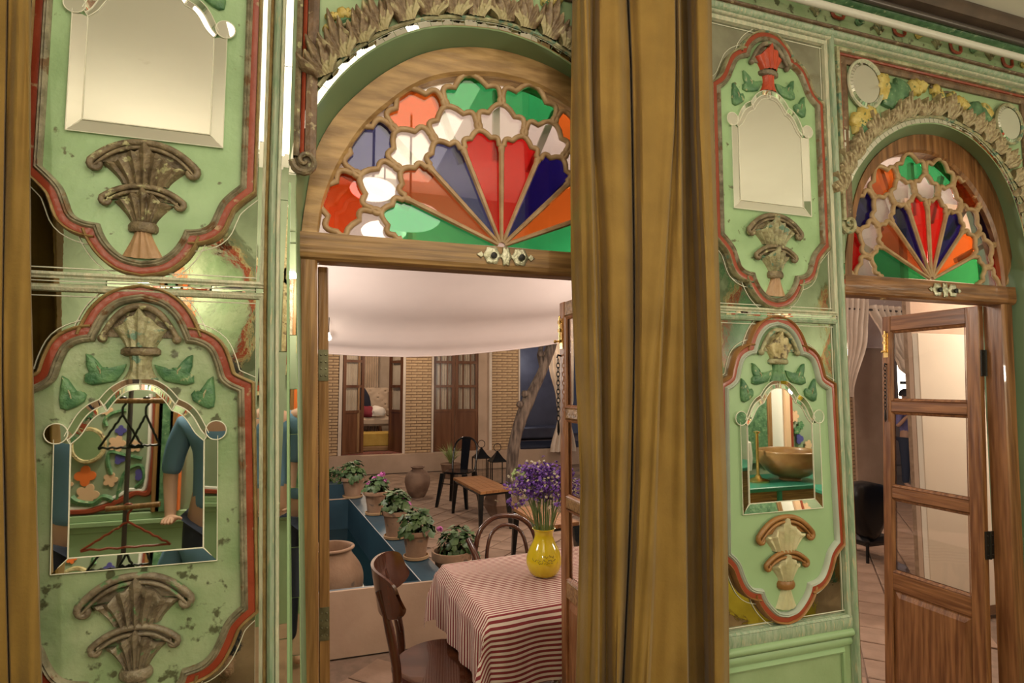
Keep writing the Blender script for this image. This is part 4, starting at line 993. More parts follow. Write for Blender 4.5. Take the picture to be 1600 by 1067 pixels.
def chain(parent, x, y, z0, z1, T=TI, nx=-1, nm='hanging_chain'):
    mb = MB(); n = int((z0-z1)/.017)
    for i in range(n):
        z = z0-(z0-z1)*(i+.5)/n; a = i % 2; pts = []
        for k in range(10):
            t = 2*PI*k/10; u = .0065*math.cos(t); w = .0115*math.sin(t); pts.append((x+nx*.012+(u if a else 0), y+(0 if a else u), z+w))
        tube(mb, pts, .0019, 5, closed=True)
    tube(mb, [(x, y, z0+.012), (x+nx*.012, y, z0+.016), (x+nx*.016, y, z0+.004)], .004, 6)
    tube(mb, [(x+nx*.012, y, z1), (x+nx*.012, y, z1-.045), (x+nx*.012, y, z1-.06)], [.004, .006, .001], 6); mb.map(T); obj(nm, mb, 'black_iron', parent, smooth=True)
q = XP(882, 505, xa); bolt(lfR, xa, y1-.022, 1.80, .12, nx=-1)
chain(lfR, xa, y1-.012, 1.70, 1.46)
# far doorway, right leaf, opened outwards: the large leaf at the right of the photograph
TR = lambda v: Vector((v.x-.052*max(0, 1.95-v.z), v.y, v.z))
X0 = 2.762
def zz(px, py): return XP(px, py, X0-.052*max(0, 1.95-XP(px, py, X0).z)).z
gl = [(zz(1518, 629), zz(1518, 506)), (zz(1518, 782), zz(1518, 650)), (zz(1520, 934), zz(1520, 804))]
lfF, xa2, xb2, y12 = leaf(d2, X0, .150, .465, .030, 1, 'walnut', TR, (zz(1541, 476), gl, zz(1520, 967)), hinges=())
bolt(lfF, xa2, y12-.024, 1.80, .125, TR)
chain(lfF, xa2, y12-.026, 1.69, 1.47, TR)
for py in (567, 848):      # black butterfly hinges bridging leaf edge and jamb
    z = XP(1556, py, 2.80).z; mb = MB()
    for a, b in ((X0+.001, X0+.022), (X0+.030, X0+.052)): bbox_(mb, (a, .143, z-.058), (b, .148, z+.058), .001)
    tube(mb, [(X0+.026, .143, z-.058), (X0+.026, .143, z+.058)], .006, 8)
    for q in (-.04, 0, .04):
        for xx in (X0+.011, X0+.041): ball(mb, (xx, .142, z+q), .0035, 4)
    mb.map(TR); obj('butterfly_hinge', mb, 'black_iron', d2, smooth=False)
# ------------------------------------------------------------------ curtains and rods
def curtain(name, label, ys, keys, ybase, zbot, ztop, hang, dsc=1.0):
    """keys: list of (px list along ys, depth towards the room); rows follow heights measured on the curtain plane"""
    import bisect
    def interp(tab, y):
        i = min(max(bisect.bisect_right(ys, y)-1, 0), len(ys)-2); t = (y-ys[i])/(ys[i+1]-ys[i]); return tab[i]+(tab[i+1]-tab[i])*t
    rows = [-30+i*(1130+30)/44 for i in range(45)]; mb = MB(); nc = 0
    for ry in rows:
        ks = [(interp(k, ry), d) for k, d in keys]; pts = []
        for i in range(len(ks)-1):
            (x0, a), (x1, b) = ks[i], ks[i+1]; n = 6
            for j in range(n):
                t = j/n; e = .5-.5*math.cos(PI*t); pts.append((x0+(x1-x0)*t, a+(b-a)*e))
        pts.append(ks[-1]); nc = len(pts)
        for i, (x, dd) in enumerate(pts):
            wob = .004*math.sin(ry*.012+i*.7)
            p = W(x, ry, ybase-dd*dsc-wob); mb.v.append(tuple(p))
    # extend straight to the rod and to the floor, keeping the last slopes
    def ext(r0, r1, z):
        out = []
        for a, b in zip(r0, r1):
            a = Vector(a); b = Vector(b); t = (z-a.z)/(b.z-a.z); q = a+(b-a)*t; q.z = z
            q.y = ybase+(q.y-ybase)*(1 if z < 1 else .75); out.append(tuple(q))
        return out
    n = len(rows); first = mb.v[:nc]; sec = mb.v[nc*6:nc*7]; last = mb.v[(n-1)*nc:]; pl = mb.v[(n-8)*nc:(n-7)*nc]
    top = ext(first, sec, ztop) if first[0][2] < ztop else []; bot = ext(last, pl, zbot)
    mb.v = top+mb.v+bot; rn = len(mb.v)//nc
    for j in range(rn-1):
        for i in range(nc-1): mb.f.append((j*nc+i, j*nc+i+1, (j+1)*nc+i+1, (j+1)*nc+i)); mb.m.append(0)
    o = obj(name, mb, 'velvet', None, smooth=True, fixn=False); s = o.modifiers.new('thick', 'SOLIDIFY'); s.thickness = .004; s.offset = 0
    tag(o, label, 'curtain', hang); return o
YS = [0, 100, 200, 400, 520, 600, 760, 900, 1067]
KEYS = [([895, 893, 891, 892, 896, 900, 907, 904, 900], -.010), ([905, 906, 908, 913, 917, 921, 925, 923, 920], .030), ([915, 918, 921, 926, 930, 932, 933, 934, 933], .052), ([919, 921, 924, 929, 933, 935, 936, 937, 936], .008),
        ([927, 925, 927, 935, 938, 940, 944, 946, 947], -.012), ([940, 940, 942, 955, 957, 958, 958, 960, 962], .030), ([962, 966, 968, 974, 974, 973, 970, 967, 964], .040), ([977, 982, 984, 987, 988, 987, 983, 978, 970], .010), ([981, 986, 988, 991, 991, 990, 987, 981, 973], -.05),
        ([985, 989, 991, 994, 994, 993, 990, 985, 977], .012), ([1002, 1003, 1004, 1006, 1005, 1004, 1001, 996, 990], .042), ([1030, 1030, 1032, 1030, 1024, 1018, 1014, 1009, 1003], .046), ([1052, 1054, 1052, 1038, 1032, 1028, 1023, 1018, 1010], .050), ([1056, 1056, 1054, 1041, 1036, 1032, 1028, 1023, 1016], .018),
        ([1058, 1059, 1058, 1053, 1050, 1048, 1048, 1048, 1048], .030), ([1060, 1062, 1063, 1064, 1066, 1067, 1069, 1071, 1073], .044), ([1063, 1065, 1066, 1067, 1069, 1070, 1072, 1074, 1076], -.030), ([1072, 1075, 1078, 1084, 1088, 1090, 1094, 1097, 1100], -.050),
        ([1082, 1084, 1087, 1095, 1098, 1100, 1105, 1108, 1110], .010), ([1092, 1092, 1094, 1104, 1108, 1110, 1115, 1117, 1119], .044), ([1104, 1105, 1108, 1114, 1118, 1120, 1126, 1128, 1130], .036), ([1111, 1112, 1114, 1122, 1126, 1129, 1135, 1137, 1139], -.008)]
curtain('curtain', 'large mustard velvet curtain hanging in deep folds between the near arch and right panels', YS, KEYS, -.095, .02, 2.945, None, 1.3)
KL = [([-260]*9, 0), ([-200]*9, .04), ([-150]*9, -.04), ([-100]*9, .05), ([-60]*9, -.04), ([-25, -25, -27, -30, -30, -30, -28, -26, -24], .045), ([8, 7, 5, 2, 0, 0, 3, 6, 10], .035), ([11, 10, 8, 5, 3, 3, 6, 9, 13], -.03), ([15, 14, 12, 9, 8, 8, 12, 15, 19], .022), ([28, 28, 27, 27, 28, 30, 34, 40, 46], .042), ([42, 43, 44, 45, 47, 49, 54, 57, 62], .030), ([47, 46.5, 46.5, 47, 49, 51, 56, 60, 64.5], .0)]
curtain('curtain', 'mustard velvet curtain cut by the left edge of the photo', YS, KL, -.062, .02, 2.945, None, .75)
def rod(name, label, a, b, r, m, cat='rail'):
    a = Vector(a); b = Vector(b); mb = MB(); tube(mb, [a, a+(b-a)*.5, b], r, 14); n = 0
    root = obj(name, mb, m, None, smooth=True); tag(root, label, cat)
    for x in (-1.2, 1.15, 3.3):
        m2 = MB(); box(m2, (x-.01, -.04 if False else a.y, a.z-.006), (x+.01, -.012, a.z+.006)); obj('bracket', m2, m, root)
    return root
rod('curtain_rod', 'thick cream curtain rod running above the far arch', (-2.2, -.095, 2.946), (5.2, -.095, 2.946), .0135, 'rod_white', 'curtain rod')
pz = W(1470, 26, -.10); rod('curtain_rod', 'thin dark rod above the cream curtain rod, under the beam', (-2.2, -.066, 3.040), (5.2, -.066, 3.040), .012, 'rod_dark', 'curtain rod')
# ================================================================== COURTYARD
YB = 9.30
gnd = MB(); gnd.add([(-4, .22, -.012), (13, .22, -.012), (13, 9.2, -.012), (-4, 9.2, -.012)], [(0, 1, 2, 3)])
ground = tag(obj('courtyard_ground', gnd, 'grout', None, fixn=False), 'clay tiled ground of the courtyard beyond the doors', 'ground', kind='structure')
# clay tiles laid on the diagonal with recessed joints
cand = []; S = .255; h = S/2-.006
def vis(p):
    x, y = pj(p); return (490 < x < 905 and 715 < y < 1120) or (1315 < x < 1530 and 720 < y < 1120)
for i in range(-30, 60):
    for j in range(-30, 60):
        u = (i+j)*S*.7071; v = (i-j)*S*.7071
        if not (-.2 < u < 8.6 and .5 < v < 9.0): continue
        if u < .92 and 1.9 < v < 5.5: continue
        if vis((u, v, 0)): cand.append((math.hypot(u, v+1.6), u, v))
cand.sort()
tm = []
for k in range(3):
    mb = MB(); rnd = random.Random(k); a = h*.7071*2
    top = [(a, 0), (0, a), (-a, 0), (0, -a)]; b = a-.008
    tl = .002*rnd.uniform(-1, 1)
    mb.add([(x, y, -.010) for x, y in top]+[(x, y, -.003) for x, y in top]+[(x*b/a, y*b/a, 0+tl*(x > 0)) for x, y in top], [(i, (i+1) % 4, 4+(i+1) % 4, 4+i) for i in range(4)]+[(4+i, 4+(i+1) % 4, 8+(i+1) % 4, 8+i) for i in range(4)]+[(8, 9, 10, 11)])
    tm.append(mb.mesh('clay_tile', 'tile_clay'))
for n_, (d, u, v) in enumerate(cand[:300]): o = link('clay_tile', tm[n_ % 3], ground, (u, v, 0.001*(n_ % 2)))
rest = MB()
for d, u, v in cand[300:]:
    a = h*1.414; rest.add([(u+a, v, -.002), (u, v+a, -.002), (u-a, v, -.002), (u, v-a, -.002)], [(0, 1, 2, 3)])
if rest.v: o = obj('distant_tiles', rest, 'tile_clay', ground, fixn=False); o['kind'] = 'stuff'
# ------------------------------------------------------------------ far building
far = empty('wall_far', (1.5, YB, 0), 'brick and plaster facade across the courtyard', 'wall', kind='structure')
mb = MB(); box(mb, (-1.5, 9.10, 0), (8, 9.35, .325)); obj('plinth', mb, 'plaster', far)
def fx(px, d=YB): return W(px, 640, d).x
def pier(x0, x1, y0, z0, z1, name_lab, par=None, bl=.20, side=None):
    root = empty('brick_pier', ((x0+x1)/2, y0, z0), name_lab, 'pier', kind='structure') if par is None else par
    mb = MB(); box(mb, (x0, y0, z0), (x1, y0+(.03 if x1-x0 < .12 else .35), z1)); obj('mortar_core', mb, 'mortar', root)
    return root
bmesh_cache = {}
def brick_mesh(w, hgt, dpt):
    k = (round(w, 3), round(hgt, 3), dpt)
    if k not in bmesh_cache:
        mb = MB(); bbox_(mb, (0, -dpt, 0), (w, .0, hgt), .004); bmesh_cache[k] = mb.mesh('brick', 'brick')
    return bmesh_cache[k]
def bricks(root, x0, x1, y0, z0, z1, bl=.21, ch=.054, cap=300):
    n = 0; z = z0+.006; r_ = 0
    while z+ch-.010 < z1 and n < cap:
        xs = [x0]; q = x0+(bl if r_ % 2 == 0 else bl/2)
        while q < x1-.03: xs.append(q); q += bl
        xs.append(x1)
        for a, b in zip(xs, xs[1:]):
            link('brick', brick_mesh(b-a-.009, ch-.013, .012), root, (a+.0045, y0+.001*((n*7) % 3), z)); n += 1
        z += ch; r_ += 1
piers = [(470, 531, 'brick pier at the far left beside the open door'), (633, 674, 'brick pier between the two far doors'), (768, 810, 'brick pier behind the tree trunk')]
for a, b, lab in piers:
    x0, x1 = fx(a), fx(b); rt_ = pier(x0, x1, YB, .325, 2.9, lab); bricks(rt_, x0, x1, YB, .325, 2.55)
mb = MB(); box(mb, (-1.5, YB-.02, 2.6), (8, YB+.3, 3.6)); obj('upper_wall', mb, 'plaster', far)
for a, b in ((529, 534), (629, 633), (674, 677), (764, 768), (810, 812)):
    mb = MB(); box(mb, (fx(a), YB-.03, .325), (fx(b), YB+.3, 2.9)); obj('plaster_edge', mb, 'linen', far)
mb = MB(); box(mb, (fx(748), YB+.02, .325), (fx(766), YB+.3, 2.9)); obj('plaster_reveal', mb, 'plaster', far)
# far doors
def glazed_leaf(par, x0, x1, y, z0, z1, T, cols=2, lab=None):
    z = lambda t: z0+(z1-z0)*t; root = None; st = .055
    mb = MB()
    for a, b in ((x0, x0+st), (x1-st, x1)): box(mb, (a, y-.02, z0), (b, y+.02, z1))
    root = mb
    mb.map(T); root = obj('door_leaf', mb, 'darkwood', par, label=lab)
    hs = [.0, .36, .58, .80, 1.0]
    mb = MB()
    for t in hs: box(mb, (x0+st, y-.018, z(t)-.025), (x1-st, y+.018, z(t)+.025))
    mb.map(T); obj('rails', mb, 'darkwood', root)
    mb = MB(); box(mb, (x0+st, y-.006, z0), (x1-st, y+.006, z(.36))); mb.map(T); obj('panel', mb, 'darkwood', root)
    for i in (1, 2, 3):
        mb = MB(); box(mb, (x0+st, y-.003, z(hs[i])+.02), (x1-st, y+.001, z(hs[i+1])-.02)); mb.map(T); obj('glass_pane', mb, 'far_glass', root)
    mb = MB(); n = 24
    for k in range(n+1):
        x = x0+st+(x1-x0-2*st)*k/n; yy = y+.035+.012*math.sin(k*1.9); mb.v += [(x, yy, z(.37)), (x, yy, z1-.02)]
    for k in range(n): mb.f.append((2*k, 2*k+1, 2*k+3, 2*k+2)); mb.m.append(0)
    mb.map(T); obj('net_curtain', mb, 'linen', root, smooth=True, fixn=False)
    for k in range(1, cols):
        mb = MB(); x = x0+(x1-x0)*k/cols; box(mb, (x-.01, y-.012, z(.36)), (x+.01, y+.012, z1)); mb.map(T); obj('glazing_bar', mb, 'darkwood', root)
    return root
d4 = empty('door_4', (fx(710), YB+.05, .33), 'closed dark wooden glazed double door in the far facade', 'door', kind='structure')
glazed_leaf(d4, fx(677), fx(711), YB+.06, .34, 2.45, TI, 3); glazed_leaf(d4, fx(712), fx(748), YB+.06, .34, 2.45, TI, 3)
d3 = empty('door_3', (fx(580), YB+.05, .33), 'open wooden glazed double door in the far facade showing the sofa', 'door', kind='structure')
def swing(px_, ang):
    return lambda v: Vector((px_+(v.x-px_)*math.cos(ang)-(v.y-YB)*math.sin(ang), YB+(v.x-px_)*math.sin(ang)+(v.y-YB)*math.cos(ang), v.z))
glazed_leaf(d3, fx(535), fx(535)+.42, YB, .34, 2.45, swing(fx(535), R(25)), 1)
xh = fx(629); glazed_leaf(d3, xh-.42, xh, YB, .34, 2.45, swing(xh, R(-62)), 1)
mb = MB(); box(mb, (fx(559), YB+.12, .33), (fx(562.5), YB+.2, 2.6)); obj('door_post', mb, 'oak', d3)
mb = MB(); box(mb, (fx(533), YB, .325), (fx(631), YB+.35, .34)); obj('threshold', mb, 'rug', d3)
# salon interior
plane('wall_salon', [(-1.5, 12.3, 0), (3.6, 12.3, 0), (3.6, 12.3, 3.3), (-1.5, 12.3, 3.3)], 'linen', 'pale salon wall seen through the open far door', 'wall', (0, .1, 0))
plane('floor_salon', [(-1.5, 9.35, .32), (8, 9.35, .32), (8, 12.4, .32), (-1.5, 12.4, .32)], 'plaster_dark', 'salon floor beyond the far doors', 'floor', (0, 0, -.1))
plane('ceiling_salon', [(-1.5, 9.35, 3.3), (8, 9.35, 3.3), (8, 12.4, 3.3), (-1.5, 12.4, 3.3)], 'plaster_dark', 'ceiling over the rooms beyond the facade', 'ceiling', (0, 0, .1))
mb = MB(); n = 60; xa_, xb_ = fx(560, 11.9), fx(590, 11.9)
for k in range(n+1):
    x = xa_+(xb_-xa_)*k/n; yy = 11.9+.03*math.sin(k*.9); mb.v += [(x, yy, .4), (x, yy, 3.0)]
for k in range(n): mb.f.append((2*k, 2*k+1, 2*k+3, 2*k+2)); mb.m.append(0)
tag(obj('drape', mb, 'linen', None, smooth=True, fixn=False), 'long pale drape behind the tufted sofa', 'curtain')
# tufted settee
sx0, sx1, sy = fx(556, 10.6), fx(618, 10.6), 10.6; sz = .33
sof = empty('tufted_settee', ((sx0+sx1)/2, sy, sz), 'beige button-tufted settee with high back inside the open far door', 'sofa')
mb = MB(); bbox_(mb, (sx0, sy-.1, sz+.42), (sx1, sy+.5, sz+.60), .05); obj('seat', mb, 'tuft_fabric', sof)
bx1 = fx(607, 11.0)
mb = MB(); vs = []; fs = []; NX, NZ = 36, 26
for j in range(NZ+1):
    for i in range(NX+1):
        x = sx0+(bx1-sx0)*i/NX; z = sz+.58+.62*j/NZ; u = (x-sx0)/.16; w = (z-sz)/.14
        dimp = max(0, math.cos(PI*(u+w)))**8*max(0, math.cos(PI*(u-w)))**8
        vs.append((x, sy+.50+.05*dimp-.015*abs(math.cos(PI*(u+w)*.5)*math.cos(PI*(u-w)*.5)), z))
for j in range(NZ):
    for i in range(NX): fs.append((j*(NX+1)+i, j*(NX+1)+i+1, (j+1)*(NX+1)+i+1, (j+1)*(NX+1)+i))
mb.add(vs, fs); bbox_(mb, (sx0, sy+.53, sz+.5), (bx1, sy+.62, sz+1.2), .02); obj('tufted_back', mb, 'tuft_fabric', sof, smooth=True, fixn=False)
for k in range(4):
    for j in range(4):
        m2 = MB(); ball(m2, (sx0+.10+.16*k+(j % 2)*.08, sy+.50, sz+.66+.14*j), .012, 4); obj('button', m2, 'plaster', sof)
mb = MB(); bbox_(mb, (bx1-.01, sy+.1, sz+.58), (bx1+.10, sy+.62, sz+1.15), .04); obj('wing', mb, 'tuft_fabric', sof)
mb = MB(); bbox_(mb, (sx1-.14, sy-.05, sz+.58), (sx1, sy+.55, sz+.78), .05); obj('armrest', mb, 'tuft_fabric', sof)
for x in (sx0+.08, (sx0+sx1)/2+.1, sx1-.05):
    for y in (sy-.03, sy+.45):
        m2 = MB(); tube(m2, [(x, y, sz), (x+.02, y-.02, sz+.2), (x-.02, y, sz+.45)], [.018, .02, .035], 8); obj('leg', m2, 'darkwood', sof, smooth=True)
def blob(name, c, r, m, label, cat, seed=0, sq=.6):
    mb = MB(); lathe(mb, [(max(math.sin(PI*i/9), 1e-6), -math.cos(PI*i/9)) for i in range(10)], (0, 0, 0), 16)
    def w(v):
        nn = noise.noise(v*1.6+Vector((seed, 0, 0)))*.45+noise.noise(v*3.5+Vector((0, seed, 0)))*.2
        return Vector((c[0]+v.x*r[0]*(1+nn), c[1]+v.y*r[1]*(1+nn), c[2]+max(v.z, -sq)*r[2]*(1+nn*.6)))
    mb.map(w); return tag(obj(name, mb, m, None, smooth=True), label, cat)
blob('folded_coat', (fx(566, 10.8), 10.85, sz+.85), (.16, .13, .35), 'navy_cloth', 'dark navy coat slung over the left of the settee', 'coat', 1, .8)
blob('handbag', (fx(573, 10.6), 10.62, sz+.69), (.17, .12, .14), 'maroon_cloth', 'maroon bag lying on the settee seat', 'bag', 5)
blob('crumpled_cloth', (fx(590, 10.6), 10.62, sz+.70), (.17, .15, .13), 'white_cloth', 'crumpled white cloth on the right of the settee seat', 'cloth', 9)
ox0, ox1 = fx(562, 9.9), fx(613, 9.9)
ot = empty('ochre_bench', ((ox0+ox1)/2, 10, sz), 'low ochre upholstered bench with wooden edge inside the open far door', 'bench')
mb = MB(); bbox_(mb, (ox0, 9.85, sz+.08), (ox1, 10.25, sz+.34), .02); obj('cushion', mb, 'ochre_fabric', ot)
mb = MB(); bbox_(mb, (ox0-.01, 9.82, sz+.0), (ox1+.01, 10.27, sz+.085), .008); obj('wooden_base', mb, 'oak_h', ot)
# bay at the right with blue-grey room, drape and dark rug edge
x0, x1 = fx(812), fx(900)
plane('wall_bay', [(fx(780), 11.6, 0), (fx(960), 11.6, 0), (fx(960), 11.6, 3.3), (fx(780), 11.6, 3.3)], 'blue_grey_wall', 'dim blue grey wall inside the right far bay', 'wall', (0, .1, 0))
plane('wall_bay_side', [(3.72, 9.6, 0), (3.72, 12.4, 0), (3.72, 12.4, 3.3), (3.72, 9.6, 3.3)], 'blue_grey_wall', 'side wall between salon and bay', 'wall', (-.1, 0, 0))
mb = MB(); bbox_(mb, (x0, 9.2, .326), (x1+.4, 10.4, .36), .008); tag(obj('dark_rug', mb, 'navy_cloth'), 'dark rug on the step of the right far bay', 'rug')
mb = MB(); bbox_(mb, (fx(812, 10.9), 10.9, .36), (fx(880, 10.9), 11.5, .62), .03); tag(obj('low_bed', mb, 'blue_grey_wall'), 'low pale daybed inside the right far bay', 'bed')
def drape(name, top, mid, bot, y, m, label, folds=9, par=None):
    # gathered cloth between (xa,xb,z) stations
    st = [top]+list(mid)+[bot]; mb = MB(); n = folds*8; rows = []
    for j in range(len(st)-1):
        for q in range(6 if j < len(st)-2 else 7):
            t = q/6; e = t*t*(3-2*t); rows.append(tuple(a+(b-a)*(t if k == 2 else e) for k, (a, b) in enumerate(zip(st[j], st[j+1]))))
    for xa_, xb_, z in rows:
        w = abs(xb_-xa_)
        for i in range(n+1):
            s = i/n; mb.v.append((xa_+(xb_-xa_)*s, y+min(.045, .12*w+.012)*math.sin(s*folds*2*PI)+.01*math.sin(s*9+z*4), z))
    for j in range(len(rows)-1):
        for i in range(n): mb.f.append((j*(n+1)+i, j*(n+1)+i+1, (j+1)*(n+1)+i+1, (j+1)*(n+1)+i)); mb.m.append(0)
    return tag(obj(name, mb, m, None, smooth=True, fixn=False), label, 'curtain')
D = 8.7
f2 = lambda px, py: W(px, py, D)
drape('drape', (f2(850, 540).x, f2(896, 540).x, 2.75), [(f2(858, 560).x, f2(896, 560).x, f2(0, 570).z if False else f2(870, 570).z), (f2(869, 620).x, f2(896, 620).x, f2(870, 625).z), (f2(872, 648).x, f2(890, 648).x, f2(870, 648).z)], (f2(860, 703).x, f2(900, 703).x, f2(870, 706).z), D, 'linen', 'tied-back beige drape at the right far bay beside the tree trunk', 6)
mb = MB(); tube(mb, [(2.6, D, 2.76), (8.0, D, 2.76)], .012, 8); tag(obj('drape_pole', mb, 'rod_dark', None, smooth=True), 'pole carrying the tied-back drape of the far bay, hidden above the canopy hem', 'pole')
# ------------------------------------------------------------------ canopy
mb = MB(); NXC, NYC = 90, 40; vs = []; fs = []
hem = [(512, 552), (560, 555), (640, 557), (700, 555), (740, 552), (800, 546), (840, 541), (882, 534), (900, 531)]
hw_ = [(W(x, y, 5.3).x, W(x, y, 5.3).z) for x, y in hem]
def hemz(x):
    if x <= hw_[0][0]: return hw_[0][1]+(hw_[0][0]-x)*.02
    for a, b in zip(hw_, hw_[1:]):
        if x <= b[0]: return a[1]+(b[1]-a[1])*(x-a[0])/(b[0]-a[0])
    return hw_[-1][1]
CUR = [(5.3, None), (5.22, .10), (5.0, .30), (4.5, .52), (3.9, .68), (3.2, .82), (2.4, .95), (1.6, 1.05), (.9, 1.12), (.3, 1.16)]
for j, (y, dz) in enumerate(crom([(c[0], c[1] or 0) for c in CUR], 4)):
    for i in range(NXC+1):
        x = -2.5+12.5*i/NXC; z = hemz(x)+dz*(1+.04*math.sin(x*1.3))
        fold = .035*math.sin(j*.9+x*.35)*min(1, j/6)*(1-.3*j/37)+.02*math.sin(j*.45-x*.6+1.0)*min(1, j/5)
        vs.append((x, y+.02*math.sin(x*2.2), z+fold))
nj = len(vs)//(NXC+1)
for j in range(nj-1):
    for i in range(NXC): fs.append((j*(NXC+1)+i, j*(NXC+1)+i+1, (j+1)*(NXC+1)+i+1, (j+1)*(NXC+1)+i))
mb.add(vs, fs); cnp = obj('canvas_canopy', mb, 'canopy', None, smooth=True, fixn=False); tag(cnp, 'pinkish white cloth canopy sagging over the courtyard', 'canopy')
m2 = MB(); tube(m2, [(vs[i][0], vs[i][1], vs[i][2]) for i in range(NXC+1)], .008, 6); obj('hem', m2, 'canopy', cnp, smooth=True)
# bulb at the left edge of the canopy
bp_ = W(513.5, 527, 4.9); mb = MB(); lathe(mb, [(.001, -.035), (.022, -.03), (.03, -.008), (.022, .018), (.012, .03), (.012, .05)], bp_, 14)
bb = obj('hanging_bulb', mb, 'lamp_glow', None, smooth=True); tag(bb, 'small glowing bulb by the left edge of the near doorway', 'lamp')
m2 = MB(); tube(m2, [bp_+Vector((0, 0, .05)), bp_+Vector((0, 0, .75))], .004, 6); obj('cord', m2, 'black_iron', bb)
# ------------------------------------------------------------------ pool
LZ = .38
a0 = G(662, 915, LZ); far_l = G(545, 780, LZ); far_r = G(573, 782, LZ); near_r = G(688, 900, LZ)
pool = empty('garden_pool', (0, 3.5, 0), 'raised blue painted pool with plaster front beyond the near doorway', 'pool')
yn = 2.06; yf = far_l.y+.03
lx = lambda y: far_l.x+(a0.x-far_l.x)*(far_l.y-y)/(far_l.y-a0.y)      # inner edge of the ledge
rx = lambda y: far_r.x+(near_r.x-far_r.x)*(far_r.y-y)/(far_r.y-near_r.y)
def quadbox(P, z0, z1):
    mb = MB(); mb.add([(x, y, z0) for x, y in P]+[(x, y, z1) for x, y in P], [(3, 2, 1, 0), (4, 5, 6, 7)]+[(i, (i+1) % 4, 4+(i+1) % 4, 4+i) for i in range(4)]); return mb
obj('ledge', quadbox([(lx(yn), yn), (rx(yn)+.04, yn), (rx(yf)+.02, yf), (lx(yf), yf)], 0, LZ), 'pool_blue', pool)
mb = MB(); tube(mb, [(lx(yn)+.004, yn, LZ+.001), (lx(yf)+.004, yf, LZ+.001)], .0035, 5); obj('chipped_edge', mb, 'pool_white', pool)
obj('front_wall', quadbox([(-1.6, yn-.02), (rx(yn)+.06, yn-.02), (rx(yn)+.06, yn), (-1.6, yn)], 0, LZ+.002), 'plaster', pool)
obj('inner_front', quadbox([(-1.6, yn), (lx(yn), yn), (lx(yn), yn+.03), (-1.6, yn+.03)], -.3, LZ), 'pool_blue', pool)
obj('far_ledge', quadbox([(-1.6, yf), (rx(yf)+.02, yf), (rx(yf)+.0, yf+.35), (-1.6, yf+.35)], 0, LZ), 'pool_blue', pool)
obj('raised_far_rim', quadbox([(-1.6, yf+.16), (lx(yf)+.03, yf+.16), (lx(yf)+.03, yf+.40), (-1.6, yf+.40)], LZ, LZ+.13), 'pool_blue', pool)
mb = MB(); tube(mb, [(-1.6, yf, LZ+.001), (lx(yf), yf, LZ+.001)], .006, 5); obj('rim_line', mb, 'plaster', pool)
wtr = obj('water', quadbox([(-1.6, yn), (lx(yn), yn), (lx(yf), yf), (-1.6, yf)], .02, .07), 'water', pool); wtr['kind'] = 'stuff'
# ------------------------------------------------------------------ pots, jars, plants
def leaf_cluster(mb, c, r, hgt, n, seed, ls=.028, mi=0):
    rnd = random.Random(seed)
    for _ in range(n):
        a = rnd.uniform(0, 2*PI); e = rnd.uniform(-.25, 1.0); k = rnd.uniform(.55, 1.0)
        d = Vector((math.cos(a)*math.cos(e*1.2)*r, math.sin(a)*math.cos(e*1.2)*r, math.sin(e*1.35)*hgt))*k
        p = Vector(c)+d; nrm = (d.normalized()+Vector((rnd.uniform(-.6, .6), rnd.uniform(-.6, .6), rnd.uniform(.1, .9)))).normalized()
        t = nrm.orthogonal().normalized(); t.rotate(Matrix.Rotation(rnd.uniform(0, 6.28), 3, nrm)); b = nrm.cross(t); s = ls*rnd.uniform(.7, 1.25)
        ring = [p+(t*math.cos(q)+b*math.sin(q))*s*(1+.14*math.cos(q*5))-nrm*s*.18*math.sin(q*2.5)**2 for q in [2*PI*i/10 for i in range(10)]]
        mb.add([p+nrm*s*.12]+ring, [(0, i+1, (i+1) % 10+1) for i in range(10)], mi)
